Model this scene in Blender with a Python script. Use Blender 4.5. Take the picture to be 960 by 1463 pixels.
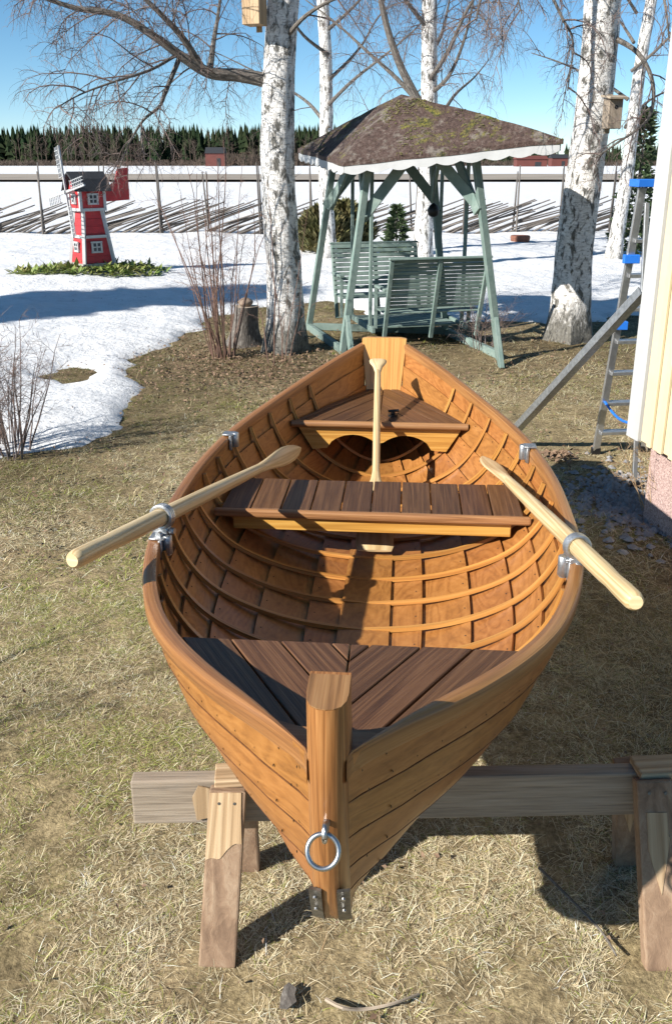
import bpy, bmesh, math, random
import numpy as np
from mathutils import Vector, Matrix
R = math.radians
random.seed(7); rng = np.random.default_rng(11)
scene = bpy.context.scene
for o in list(bpy.data.objects): bpy.data.objects.remove(o)

# ------------------------------------------------------------------ camera, sky, sun, exposure
CAMH, PITCH, FOC, PY = 2.2, R(18.66), 1250.0, 650.0        # pixels of the 960 x 1463 photograph
cam_d = bpy.data.cameras.new('camera'); cam = bpy.data.objects.new('camera', cam_d)
scene.collection.objects.link(cam); scene.camera = cam
cam.location = (0, 0, CAMH); cam.rotation_euler = (math.pi/2 - PITCH, 0, 0)
cam_d.sensor_fit = 'VERTICAL'; cam_d.sensor_height = 24.0; cam_d.lens = 24.0*FOC/1463
cam_d.shift_y = -(731.5 - PY)/1463; cam_d.clip_start = .05; cam_d.clip_end = 5000
SUN_AZ, SUN_EL = 237.0, 31.0
w = bpy.data.worlds.new('World'); scene.world = w; w.use_nodes = True
nt = w.node_tree; sky = nt.nodes.new('ShaderNodeTexSky'); sky.sky_type = 'NISHITA'; sky.sun_disc = False
sky.sun_elevation = R(SUN_EL); sky.sun_rotation = R(SUN_AZ); sky.altitude = 0; sky.air_density = .62; sky.dust_density = 0; sky.ozone_density = 3.0
hsv = nt.nodes.new('ShaderNodeHueSaturation'); hsv.inputs['Saturation'].default_value = 1.12; hsv.inputs['Hue'].default_value = .487; nt.links.new(sky.outputs[0], hsv.inputs['Color']); nt.links.new(hsv.outputs[0], nt.nodes['Background'].inputs[0]); nt.nodes['Background'].inputs[1].default_value = .076
sd = bpy.data.lights.new('sun', 'SUN'); sd.energy = 5.0; sd.angle = R(.53); sd.color = (1, .945, .86)
sun = bpy.data.objects.new('sun', sd); scene.collection.objects.link(sun)
sv = Vector((math.sin(R(SUN_AZ))*math.cos(R(SUN_EL)), math.cos(R(SUN_AZ))*math.cos(R(SUN_EL)), math.sin(R(SUN_EL))))
sun.rotation_euler = sv.to_track_quat('Z', 'Y').to_euler(); sun.location = sv*30
vs = scene.view_settings; vs.view_transform = 'Standard'; vs.look = 'None'; vs.gamma = 1; vs.exposure = 0.9; vs.use_curve_mapping = False
C = scene.collection

def ray(px, py, z):                  # where a photograph pixel meets height z (used to survey the place)
    a = PITCH + math.atan((py-PY)/FOC); Y = (CAMH-z)/math.tan(a); d = Y*math.cos(PITCH)+(CAMH-z)*math.sin(PITCH)
    return Vector(((px-480)/FOC*d, Y, z))
def at(px, py, Y):                   # the same at distance Y
    a = PITCH + math.atan((py-PY)/FOC); z = CAMH - Y*math.tan(a); d = Y*math.cos(PITCH)+(CAMH-z)*math.sin(PITCH)
    return Vector(((px-480)/FOC*d, Y, z))

# ------------------------------------------------------------------ mesh builder
class MB:
    def __init__(s): s.v = []; s.f = []; s.u = []
    def add(s, vs_, fs, us=None):
        b = len(s.v); s.v += [tuple(v) for v in vs_]
        for i, f in enumerate(fs):
            s.f.append(tuple(b+k for k in f)); s.u.append(us[i] if us else [(0, 0)]*len(f))
    def box(s, c, size, M=None):
        c = Vector(c); hx, hy, hz = [a/2 for a in size]; ax = sorted(range(3), key=lambda i: -size[i])
        P = [Vector((x, y, z)) for x in (-hx, hx) for y in (-hy, hy) for z in (-hz, hz)]
        F = [(0, 1, 3, 2), (4, 6, 7, 5), (0, 4, 5, 1), (2, 3, 7, 6), (0, 2, 6, 4), (1, 5, 7, 3)]; U = []
        for k, f in enumerate(F):
            n = k//2; o = [a for a in ax if a != n]
            U.append([(P[i][o[0]]+.13*k, P[i][o[1]]+.29*k) for i in f])
        s.add([c+(M @ p if M else p) for p in P], F, U)
    def bar(s, a, b, w_, h_, up=(0, 0, 1)):
        a, b = Vector(a), Vector(b); d = b-a; L = d.length; y = d/L; up = Vector(up)
        x = y.cross(up)
        if x.length < 1e-4: x = y.cross(Vector((1, 0, 0)))
        x.normalize(); z = x.cross(y)
        s.box((a+b)/2, (w_, L, h_), Matrix((x, y, z)).transposed())
    def tube(s, pts, rad, n=6, cap=True, flat=1.0):
        pts = [Vector(p) for p in pts]; m = len(pts)
        if not isinstance(rad, (list, tuple)): rad = [rad]*m
        t0 = (pts[1]-pts[0]).normalized(); ref = Vector((0, 0, 1)) if abs(t0.z) < .9 else Vector((1, 0, 0))
        x = t0.cross(ref).normalized(); V = []; L = 0; Ls = []
        for i in range(m):
            t = (pts[min(i+1, m-1)]-pts[max(i-1, 0)])
            t = t.normalized() if t.length > 1e-9 else t0
            x = (x - t*x.dot(t)); x = x.normalized() if x.length > 1e-6 else t.cross(Vector((.3, .5, .8))).normalized()
            y = t.cross(x)
            if i: L += (pts[i]-pts[i-1]).length
            Ls.append(L)
            for k in range(n):
                a = 2*math.pi*k/n; V.append(pts[i]+x*(rad[i]*math.cos(a))+y*(rad[i]*flat*math.sin(a)))
        F = []; U = []; cir = 2*math.pi*max(rad)
        for i in range(m-1):
            for k in range(n):
                k2 = (k+1) % n; F.append((i*n+k, i*n+k2, (i+1)*n+k2, (i+1)*n+k))
                U.append([(Ls[i], cir*k/n), (Ls[i], cir*(k+1)/n), (Ls[i+1], cir*(k+1)/n), (Ls[i+1], cir*k/n)])
        if cap:
            F.append(tuple(range(n-1, -1, -1))); U.append([(rad[0]*math.cos(6.283*k/n)*.3, rad[0]*math.sin(6.283*k/n)) for k in range(n-1, -1, -1)])
            F.append(tuple((m-1)*n+k for k in range(n))); U.append([(rad[-1]*math.cos(6.283*k/n)*.3, rad[-1]*math.sin(6.283*k/n)) for k in range(n)])
        s.add(V, F, U)
    def prism(s, poly, z0, z1, fn=None, du=(0, 1)):       # poly in 2D, extruded; du = grain direction in 2D
        n = len(poly); fn = fn or (lambda x, y, z: (x, y, z))
        V = [fn(x, y, z0) for x, y in poly]+[fn(x, y, z1) for x, y in poly]
        a = sum(poly[i][0]*poly[(i+1) % n][1]-poly[(i+1) % n][0]*poly[i][1] for i in range(n))
        up = list(range(n)) if a > 0 else list(range(n-1, -1, -1))
        g = lambda i: (poly[i][0]*du[0]+poly[i][1]*du[1], poly[i][0]*du[1]-poly[i][1]*du[0])
        F = [tuple(n+i for i in up), tuple(reversed(up))]; U = [[g(i) for i in up], [g(i) for i in reversed(up)]]
        for q in range(n):
            i, j = up[q], up[(q+1) % n]; F.append((i, j, n+j, n+i))
            gi, gj = g(i), g(j); dz = z1-z0
            U.append([gi, gj, (gj[0], gj[1]+dz), (gi[0], gi[1]+dz)])
        s.add(V, F, U)
    def grid(s, P, U, close_v=False):                     # P[i][j], U[i][j]
        ni, nj = len(P), len(P[0]); F = []; UU = []
        for i in range(ni-1):
            for j in range(nj if close_v else nj-1):
                j2 = (j+1) % nj; F.append((i*nj+j, (i+1)*nj+j, (i+1)*nj+j2, i*nj+j2))
                uj2 = U[i][j2] if j2 else (U[i][0][0], U[i][nj-1][1]+.02); ui2 = U[i+1][j2] if j2 else (U[i+1][0][0], U[i+1][nj-1][1]+.02)
                UU.append([U[i][j], U[i+1][j], ui2, uj2])
        s.add([p for r in P for p in r], F, UU)
    def mesh(s, name, mat, smooth=False, bevel=0):
        me = bpy.data.meshes.new(name); me.from_pydata(s.v, [], s.f)
        ul = me.uv_layers.new(name='UVMap'); flat = [c for f in s.u for p in f for c in p]
        ul.data.foreach_set('uv', flat)
        if bevel:
            bm = bmesh.new(); bm.from_mesh(me)
            es = [e for e in bm.edges if len(e.link_faces) == 2 and e.calc_face_angle(0) > .5]
            bmesh.ops.bevel(bm, geom=es, offset=bevel, segments=2 if bevel > .004 else 1, affect='EDGES', profile=.6, clamp_overlap=True)
            bm.to_mesh(me); bm.free()
        if mat: me.materials.append(MAT[mat] if isinstance(mat, str) else mat)
        if smooth:
            me.polygons.foreach_set('use_smooth', [True]*len(me.polygons))
            try: me.set_sharp_from_angle(angle=R(42))
            except Exception: pass
        me.update(); return me
    def build(s, name, mat, parent=None, smooth=False, bevel=0, **kw):
        return link(name, s.mesh(name, mat, smooth, bevel), parent, **kw)
def link(name, me, parent=None, label=None, cat=None, group=None, kind=None):
    o = bpy.data.objects.new(name, me); C.objects.link(o); o.parent = parent
    return tag(o, label, cat, group, kind)
def tag(o, label=None, cat=None, group=None, kind=None):
    if label: o['label'] = label
    if cat: o['category'] = cat
    if group: o['group'] = group
    if kind: o['kind'] = kind
    return o
def thing(name, label, cat, loc=(0, 0, 0), rz=0, group=None):
    o = bpy.data.objects.new(name, None); C.objects.link(o); o.location = loc; o.rotation_euler = (0, 0, rz); o.empty_display_size = .1
    return tag(o, label, cat, group)
def copy_tree(o, parent=None):
    c = o.copy(); C.objects.link(c); c.parent = parent
    for ch in list(o.children): copy_tree(ch, c)
    return c

# ------------------------------------------------------------------ smooth noise in python (for ground, snow, grass)
def _h(ix, iy, seed):
    n = (ix*374761393 + iy*668265263 + seed*974711) & 0x7fffffff
    n = (n ^ (n >> 13))*1274126177 & 0x7fffffff
    return ((n ^ (n >> 16)) & 0xffff)/65535.0
def noise2(x, y, seed=0):
    x = np.asarray(x, float); y = np.asarray(y, float); ix = np.floor(x).astype(np.int64); iy = np.floor(y).astype(np.int64)
    fx = x-ix; fy = y-iy; fx = fx*fx*(3-2*fx); fy = fy*fy*(3-2*fy)
    a = _h(ix, iy, seed); b = _h(ix+1, iy, seed); c = _h(ix, iy+1, seed); d = _h(ix+1, iy+1, seed)
    return (a*(1-fx)+b*fx)*(1-fy)+(c*(1-fx)+d*fx)*fy
def fbm(x, y, seed=0, o=4):
    s = 0; a = .5
    for k in range(o): s = s+a*noise2(np.asarray(x)*2**k, np.asarray(y)*2**k, seed+k*17); a *= .5
    return s/(1-.5**o)
def sm(a, b, x): t = np.clip((x-a)/(b-a), 0, 1); return t*t*(3-2*t)
def spline(xs, ys):                                       # natural cubic spline
    xs = np.array(xs, float); ys = np.array(ys, float); n = len(xs); h = np.diff(xs); A = np.eye(n); r = np.zeros(n)
    for i in range(1, n-1):
        A[i, i-1:i+2] = h[i-1], 2*(h[i-1]+h[i]), h[i]; r[i] = 6*((ys[i+1]-ys[i])/h[i]-(ys[i]-ys[i-1])/h[i-1])
    m = np.linalg.solve(A, r)
    def f(x):
        i = int(np.clip(np.searchsorted(xs, x)-1, 0, n-2)); d = x-xs[i]; hh = h[i]
        b = (ys[i+1]-ys[i])/hh-hh*(2*m[i]+m[i+1])/6
        return float(ys[i]+b*d+m[i]/2*d*d+(m[i+1]-m[i])/(6*hh)*d**3)
    return f

# ------------------------------------------------------------------ materials
MAT = {}
def newmat(name):
    m = bpy.data.materials.new(name); m.use_nodes = True; MAT[name] = m; nt = m.node_tree
    return m, nt, nt.nodes['Principled BSDF']
def N(nt, t, **kw):
    n = nt.nodes.new(t)
    for k, v in kw.items():
        if hasattr(n, k): setattr(n, k, v)
        else: n.inputs[k].default_value = v
    return n
def ramp(nt, fac, stops):
    r = nt.nodes.new('ShaderNodeValToRGB'); e = r.color_ramp.elements
    while len(e) < len(stops): e.new(.5)
    for i, (p, c) in enumerate(stops): e[i].position = p; e[i].color = (*c, 1) if len(c) == 3 else c
    nt.links.new(fac, r.inputs[0]); return r.outputs[0]
def math_(nt, op, a, b=None):
    n = nt.nodes.new('ShaderNodeMath'); n.operation = op
    for i, x in enumerate((a, b)):
        if x is None: continue
        if isinstance(x, (int, float)): n.inputs[i].default_value = x
        else: nt.links.new(x, n.inputs[i])
    return n.outputs[0]
def mix(nt, fac, a, b, mode='MIX'):
    n = nt.nodes.new('ShaderNodeMix'); n.data_type = 'RGBA'; n.blend_type = mode
    for sck, x in ((n.inputs[0], fac), (n.inputs[6], a), (n.inputs[7], b)):
        if isinstance(x, (int, float)): sck.default_value = x
        elif isinstance(x, tuple): sck.default_value = (*x, 1) if len(x) == 3 else x
        else: nt.links.new(x, sck)
    return n.outputs[2]
def noise(nt, vec, scale, detail=4, rough=.55, dist=0):
    n = N(nt, 'ShaderNodeTexNoise', Scale=scale, Detail=detail, Roughness=rough, Distortion=dist)
    if vec is not None: nt.links.new(vec, n.inputs['Vector'])
    return n.outputs[0]
def vscale(nt, vec, sc, add=None):
    m = nt.nodes.new('ShaderNodeVectorMath'); m.operation = 'MULTIPLY'; nt.links.new(vec, m.inputs[0]); m.inputs[1].default_value = sc; out = m.outputs[0]
    if add is not None:
        a = nt.nodes.new('ShaderNodeVectorMath'); a.operation = 'ADD'; nt.links.new(out, a.inputs[0]); nt.links.new(add, a.inputs[1]); out = a.outputs[0]
    return out
def bump(nt, bs, height, strength, dist=.01):
    b = N(nt, 'ShaderNodeBump', Strength=strength, Distance=dist); nt.links.new(height, b.inputs['Height']); nt.links.new(b.outputs[0], bs.inputs['Normal'])
def rnd(nt): return nt.nodes.new('ShaderNodeObjectInfo').outputs['Random']
def wood(name, dark, mid, light, rings=9, fine=55, rough=.5, coat=0, bstr=.25, var=.25, ply=0, stain=.0, ringw=.6):
    m, nt, bs = newmat(name); uv = nt.nodes.new('ShaderNodeUVMap').outputs[0]; r = rnd(nt)
    r37 = math_(nt, 'MULTIPLY', r, 37.0); off = nt.nodes.new('ShaderNodeCombineXYZ'); nt.links.new(r37, off.inputs[0]); nt.links.new(math_(nt, 'MULTIPLY', r, 91.0), off.inputs[1])
    v1 = vscale(nt, uv, (.4, 15, 1) if not ply else (1.7, 5, 1), off.outputs[0]); big = noise(nt, v1, 1, 2.5, .5, .12 if not ply else 1.6)
    ring = math_(nt, 'FRACT', math_(nt, 'MULTIPLY', big, rings))
    tri = math_(nt, 'ABSOLUTE', math_(nt, 'SUBTRACT', math_(nt, 'MULTIPLY', ring, 2.0), 1.0))
    if ply: v2 = vscale(nt, uv, (9, 9*1.6, 1), off.outputs[0]); fine_ = noise(nt, v2, 2.2, 6, .7, 1.2)
    else: v2 = vscale(nt, uv, (5, fine*3, 1), off.outputs[0]); fine_ = noise(nt, v2, 1, 4, .6)
    fine_ = math_(nt, 'ADD', math_(nt, 'MULTIPLY', math_(nt, 'SUBTRACT', fine_, .5), 1.5 if not ply else 1.2), .5)
    g = math_(nt, 'ADD', math_(nt, 'MULTIPLY', tri, ringw), math_(nt, 'MULTIPLY', fine_, 1-ringw))
    col = ramp(nt, g, [(.12, dark), (.5, mid), (.88, light)])
    blot = noise(nt, vscale(nt, uv, (3, 5, 1), off.outputs[0]), 1.2, 3)
    col = mix(nt, math_(nt, 'MULTIPLY', blot, .42), col, tuple(c*.62 for c in mid))
    if stain:
        st = ramp(nt, noise(nt, vscale(nt, uv, (2.5, 9, 1), off.outputs[0]), 1.4, 5, .65), [(.52, (0, 0, 0)), (.72, (1, 1, 1))])
        col = mix(nt, math_(nt, 'MULTIPLY', st, stain), col, (.3, .27, .25))
    hs = N(nt, 'ShaderNodeHueSaturation'); nt.links.new(col, hs.inputs['Color'])
    nt.links.new(math_(nt, 'ADD', math_(nt, 'MULTIPLY', r, var), 1-var/2), hs.inputs['Value'])
    nt.links.new(math_(nt, 'ADD', math_(nt, 'MULTIPLY', math_(nt, 'FRACT', r37), .008), .499), hs.inputs['Hue'])
    nt.links.new(hs.outputs[0], bs.inputs['Base Color'])
    nt.links.new(math_(nt, 'ADD', math_(nt, 'MULTIPLY', blot, .25), rough-.12), bs.inputs['Roughness'])
    if coat: bs.inputs['Coat Weight'].default_value = coat; bs.inputs['Coat Roughness'].default_value = .22
    bump(nt, bs, g, bstr, .003); return m
wood('plank_varnish', (.15, .05, .013), (.33, .128, .034), (.46, .2, .062), rings=8, rough=.45, coat=.22, bstr=.15, ply=1, ringw=.27, var=.12)
wood('hull_varnish', (.22, .075, .016), (.40, .145, .033), (.52, .215, .055), rings=7, rough=.42, coat=.3, bstr=.12, ply=1, ringw=.3, var=.16)
wood('rib_wood', (.26, .10, .022), (.44, .195, .046), (.56, .28, .08), rings=5, rough=.42, coat=.25, var=.3)
wood('deck_plank', (.03, .012, .006), (.098, .043, .019), (.20, .10, .047), rings=8, fine=85, rough=.5, coat=.14, bstr=.45, var=.35, ringw=.30)
wood('rail_wood', (.12, .045, .018), (.29, .122, .04), (.40, .19, .072), rings=9, fine=70, rough=.45, coat=.22, bstr=.35, var=.1, stain=.05, ringw=.35)
wood('stem_wood', (.11, .04, .012), (.31, .13, .038), (.45, .22, .078), rings=15, fine=60, rough=.44, coat=.22, bstr=.3, var=0, ringw=.42)
wood('batten_wood', (.14, .06, .022), (.30, .14, .055), (.42, .225, .1), rings=8, rough=.5, coat=.15, bstr=.3, stain=.06, ringw=.4)
wood('bright_pine', (.42, .19, .035), (.62, .32, .07), (.72, .43, .12), rings=7, rough=.4, coat=.25, bstr=.2)
wood('transom_wood', (.42, .17, .04), (.56, .26, .07), (.64, .34, .11), rings=6, rough=.4, coat=.3, bstr=.15)
wood('oar_pine', (.40, .25, .115), (.58, .42, .225), (.70, .55, .34), rings=9, rough=.45, coat=.12, bstr=.12, var=.06)
wood('end_pine', (.60, .43, .22), (.72, .56, .33), (.8, .66, .42), rings=10, rough=.6)
wood('grey_beam', (.15, .12, .09), (.34, .275, .21), (.47, .40, .32), rings=4, fine=45, rough=.85, bstr=.7, stain=.35, ringw=.22)
wood('raw_wood', (.27, .17, .09), (.43, .29, .17), (.56, .42, .27), rings=8, rough=.75, bstr=.4)
wood('bark_wood', (.10, .055, .034), (.28, .18, .115), (.46, .34, .235), rings=4, fine=22, rough=.9, bstr=1.0, ringw=.3, ply=1)
wood('grey_pole', (.055, .047, .042), (.12, .105, .094), (.20, .18, .165), rings=4, rough=.9, bstr=.5, var=.5)
def simple(name, col, rough=.6, metal=0, nsc=8, nvar=.25, bst=.1, spec=.5, col2=None, rv=0):
    m, nt, bs = newmat(name); tc = nt.nodes.new('ShaderNodeTexCoord').outputs['Object']
    n = noise(nt, tc, nsc, 5, .6); c2 = col2 or tuple(c*(1-nvar) for c in col)
    colo = mix(nt, ramp(nt, n, [(.35, (0, 0, 0)), (.65, (1, 1, 1))]), c2, col)
    if rv:
        hs = N(nt, 'ShaderNodeHueSaturation'); nt.links.new(colo, hs.inputs['Color']); nt.links.new(math_(nt, 'ADD', math_(nt, 'MULTIPLY', rnd(nt), rv), 1-rv/2), hs.inputs['Value']); colo = hs.outputs[0]
    nt.links.new(colo, bs.inputs['Base Color'])
    bs.inputs['Roughness'].default_value = rough; bs.inputs['Metallic'].default_value = metal; bs.inputs['Specular IOR Level'].default_value = spec
    if bst: bump(nt, bs, noise(nt, tc, nsc*3, 4), bst, .01)
    return m
simple('galvanised', (.50, .52, .54), .42, .85, 40, .35, .15)
simple('steel', (.5, .5, .5), .34, 1, 30, .12, .03)
simple('plate_metal', (.20, .19, .17), .5, .8, 60, .4, .1)
simple('dark_metal', (.03, .03, .032), .45, .6, 30)
simple('aluminium', (.56, .57, .58), .38, .85, 25, .2, .05)
simple('blue_plastic', (.02, .16, .62), .4, 0, 10, .1, .0)
simple('green_paint', (.135, .20, .18), .75, 0, 9, .35, .3, col2=(.20, .26, .235), rv=.22)
simple('white_paint', (.45, .46, .465), .6, 0, 6, .12, .15)
simple('red_paint', (.50, .025, .03), .55, 0, 6, .3, .15)
simple('black_felt', (.025, .028, .034), .8, 0, 20, .4, .3)
simple('dark_glass', (.03, .045, .07), .12, 0, 3, .2, 0)
simple('cream_paint', (.60, .515, .34), .62, 0, 5, .1, .12, rv=.06)
simple('barn_red', (.13, .036, .028), .8, 0, .5, .2, 0)
simple('concrete', (.36, .34, .31), .85, 0, 14, .3, .4)
simple('soil_road', (.24, .205, .165), .9, 0, .12, .3, .2, col2=(.32, .275, .225))
simple('spruce_green', (.012, .026, .011), .9, 0, .12, .5, .0, spec=.1, col2=(.026, .034, .015), rv=.0)
simple('scrub_brown', (.09, .066, .05), .9, 0, .2, .35, 0)
simple('juniper', (.10, .11, .035), .75, 0, 3, .5, 0, col2=(.15, .12, .05))
simple('young_spruce', (.05, .085, .03), .75, 0, 3, .4, 0)
simple('tulip_leaf', (.14, .22, .045), .55, 0, 4, .4, .1, col2=(.2, .19, .06))
simple('dead_leaf', (.13, .075, .045), .8, 0, 9, .4, .1, col2=(.25, .17, .11))
simple('stone', (.27, .2, .15), .8, 0, 12, .35, .4)
simple('gravel_stone', (.28, .28, .29), .85, 0, 20, .4, .3, rv=.0)
simple('lap_shadow_line', (.17, .064, .02), .5, 0, 30, .5, .1)
simple('twig', (.12, .108, .108), .75, 0, 6, .35, 0, col2=(.16, .10, .08))
simple('shrub_stem', (.20, .115, .085), .7, 0, 6, .35, 0, col2=(.14, .085, .065))
simple('brick_red', (.24, .10, .065), .9, 0, 14, .3, .3)
# granite plaster
m, nt, bs = newmat('granite'); tc = nt.nodes.new('ShaderNodeTexCoord').outputs['Object']
nt.links.new(ramp(nt, noise(nt, tc, 120, 3, .8), [(.3, (.12, .085, .08)), (.48, (.36, .245, .225)), (.68, (.55, .44, .40))]), bs.inputs['Base Color']); bs.inputs['Roughness'].default_value = .9
bump(nt, bs, noise(nt, tc, 90, 3), .8, .006)
# birch bark
def birch(name, base_dark):
    m, nt, bs = newmat(name); uv = nt.nodes.new('ShaderNodeUVMap').outputs[0]
    sx = nt.nodes.new('ShaderNodeSeparateXYZ'); nt.links.new(uv, sx.inputs[0])
    dash = ramp(nt, noise(nt, vscale(nt, uv, (60, 7, 1)), 1, 3, .6), [(.57, (0, 0, 0)), (.66, (1, 1, 1))])
    patch = ramp(nt, noise(nt, vscale(nt, uv, (5, 5.5, 1)), 1, 6, .68, .5), [(.52, (0, 0, 0)), (.59, (1, 1, 1))])
    low = ramp(nt, sx.outputs[0], [(0, (1, 1, 1)), (.25, (.9, .9, .9)), (.7, (.45, .45, .45)), (1, (.2, .2, .2))])
    lown = math_(nt, 'MULTIPLY', low, math_(nt, 'MULTIPLY', noise(nt, vscale(nt, uv, (9, 16, 1)), 1, 6, .7), base_dark))
    lowm = ramp(nt, lown, [(.28, (0, 0, 0)), (.5, (1, 1, 1))])
    grime = noise(nt, vscale(nt, uv, (14, 30, 1)), 1, 6, .7)
    white = ramp(nt, noise(nt, vscale(nt, uv, (25, 5, 1)), 1, 4), [(.3, (.58, .55, .52)), (.62, (.84, .83, .81))])
    dk = ramp(nt, grime, [(.35, (.03, .028, .025)), (.7, (.23, .22, .19))])
    f = math_(nt, 'MAXIMUM', math_(nt, 'MULTIPLY', dash, .68), math_(nt, 'MAXIMUM', patch, lowm))
    nt.links.new(mix(nt, f, white, dk), bs.inputs['Base Color']); bs.inputs['Roughness'].default_value = .75
    bump(nt, bs, math_(nt, 'ADD', grime, math_(nt, 'MULTIPLY', f, -.6)), .9, .02)
birch('birch_bark', 1.3); birch('birch_bark_far', .8)
m, nt, bs = newmat('limb_bark'); uv = nt.nodes.new('ShaderNodeUVMap').outputs[0]
nt.links.new(ramp(nt, noise(nt, vscale(nt, uv, (14, 30, 1)), 1, 6, .7), [(.3, (.035, .03, .026)), (.55, (.13, .115, .1)), (.75, (.34, .32, .29))]), bs.inputs['Base Color']); bs.inputs['Roughness'].default_value = .85
bump(nt, bs, noise(nt, vscale(nt, uv, (20, 40, 1)), 1, 5), .8, .01)
# snow
m, nt, bs = newmat('snow'); tc = nt.nodes.new('ShaderNodeTexCoord').outputs['Object']
nt.links.new(ramp(nt, noise(nt, tc, 3.0, 7, .7), [(.28, (.52, .53, .54)), (.42, (.66, .67, .685)), (.6, (.74, .75, .765))]), bs.inputs['Base Color']); bs.inputs['Roughness'].default_value = .7
bs.inputs['Subsurface Weight'].default_value = .0
bump(nt, bs, noise(nt, tc, 5, 8, .68), .9, .06)
# lawn soil below the grass
m, nt, bs = newmat('lawn_soil'); tc = nt.nodes.new('ShaderNodeTexCoord').outputs['Object']
a = ramp(nt, noise(nt, tc, 1.1, 5, .6), [(.35, (.42, .34, .22)), (.55, (.36, .30, .17)), (.72, (.24, .22, .09))])
b = ramp(nt, noise(nt, tc, 60, 5, .75), [(.34, (.05, .037, .024)), (.56, (.40, .32, .19)), (.7, (.62, .52, .34))])
wa_ = nt.nodes.new('ShaderNodeAttribute'); wa_.attribute_name = 'wet_shade'; mt_ = nt.nodes.new('ShaderNodeMix'); mt_.data_type = 'RGBA'; mt_.blend_type = 'MULTIPLY'; mt_.inputs[0].default_value = 1
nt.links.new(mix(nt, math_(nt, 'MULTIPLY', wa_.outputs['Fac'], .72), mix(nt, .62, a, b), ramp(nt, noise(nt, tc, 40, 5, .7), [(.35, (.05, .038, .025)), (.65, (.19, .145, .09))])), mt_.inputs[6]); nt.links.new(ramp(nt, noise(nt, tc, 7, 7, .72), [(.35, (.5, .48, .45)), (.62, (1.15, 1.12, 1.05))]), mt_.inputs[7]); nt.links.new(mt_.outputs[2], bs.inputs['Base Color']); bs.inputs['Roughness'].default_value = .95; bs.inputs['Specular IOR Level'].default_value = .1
bump(nt, bs, noise(nt, tc, 45, 6, .75), .8, .02)
# grass blades: colour of each blade is stored on the blade
m, nt, bs = newmat('dry_grass'); at_ = nt.nodes.new('ShaderNodeAttribute'); at_.attribute_name = 'blade_colour'
nt.links.new(at_.outputs['Color'], bs.inputs['Base Color']); bs.inputs['Roughness'].default_value = .7; bs.inputs['Specular IOR Level'].default_value = .25
# mossy felt roof
m, nt, bs = newmat('mossy_roof'); tc = nt.nodes.new('ShaderNodeTexCoord').outputs['Object']
base = ramp(nt, noise(nt, tc, 22, 6, .75), [(.3, (.018, .013, .011)), (.5, (.075, .045, .037)), (.68, (.14, .11, .095))])
lich = ramp(nt, noise(nt, tc, 5, 6, .7), [(.54, (0, 0, 0)), (.62, (1, 1, 1))])
moss = ramp(nt, noise(nt, tc, 2.6, 7, .75, .4), [(.55, (0, 0, 0)), (.62, (1, 1, 1))])
c1 = mix(nt, math_(nt, 'MULTIPLY', lich, .38), base, (.33, .31, .27)); c2 = mix(nt, moss, c1, ramp(nt, noise(nt, tc, 30, 4), [(.4, (.03, .035, .01)), (.65, (.2, .18, .03))]))
nt.links.new(c2, bs.inputs['Base Color']); bs.inputs['Roughness'].default_value = .95
bump(nt, bs, noise(nt, tc, 25, 6, .7), 1, .03)

# ------------------------------------------------------------------ ground, snow, road, far wood
def ground_z(x, y):
    return .035*(fbm(np.asarray(x)*.9, np.asarray(y)*.9, 3, 3)-.5)+.02*(fbm(np.asarray(x)*5, np.asarray(y)*5, 5, 2)-.5)
edge_px = [(0, 652), (50, 638), (110, 627), (165, 605), (172, 582), (206, 548), (188, 528), (212, 503), (250, 482), (295, 463), (335, 445), (375, 436), (432, 428), (470, 424), (520, 440), (560, 462), (640, 462), (720, 457), (800, 462), (862, 458), (900, 446)]
EDGE = [Vector((-14, 6.2, 0)), Vector((-5.2, 6.45, 0))]+[ray(x, y, .03) for x, y in edge_px]+[Vector((7.5, 11.2, 0)), Vector((22, 9, 0))]
def snow_sd(x, y):
    x = np.asarray(x, float); y = np.asarray(y, float); d = np.full(x.shape, 1e9); ins = np.zeros(x.shape, bool)
    poly = [(-60., 6.2)]+[(p.x, p.y) for p in EDGE]+[(60., 9.), (900., 9.), (900., 2000.), (-900., 2000.), (-900., 6.2)]
    for i in range(len(poly)):
        (ax, ay), (bx, by) = poly[i], poly[(i+1) % len(poly)]
        dx, dy = bx-ax, by-ay; t = np.clip(((x-ax)*dx+(y-ay)*dy)/(dx*dx+dy*dy), 0, 1)
        d = np.minimum(d, np.hypot(x-ax-t*dx, y-ay-t*dy))
        c = ((ay > y) != (by > y)) & (x < (bx-ax)*(y-ay)/((by-ay) if by != ay else 1e-9)+ax); ins ^= c
    sdist = np.where(ins, d, -d)
    for hx, hy, hr in HOLES:
        sdist = np.minimum(sdist, np.hypot(x-hx, (y-hy)*.45)-hr)
    return sdist+(fbm(x*9, y*9, 23, 3)-.5)*.14*np.exp(-np.abs(sdist)/.4)+(fbm(x*2.2, y*2.2, 21, 4)-.5)*.6*np.clip(1.4-np.abs(sdist)*.3, .3, 1)
h1 = ray(105, 522, .1); HOLES = [(h1.x, h1.y, .16)]
bed = ray(128, 388, .28)                                  # windmill bed
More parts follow.
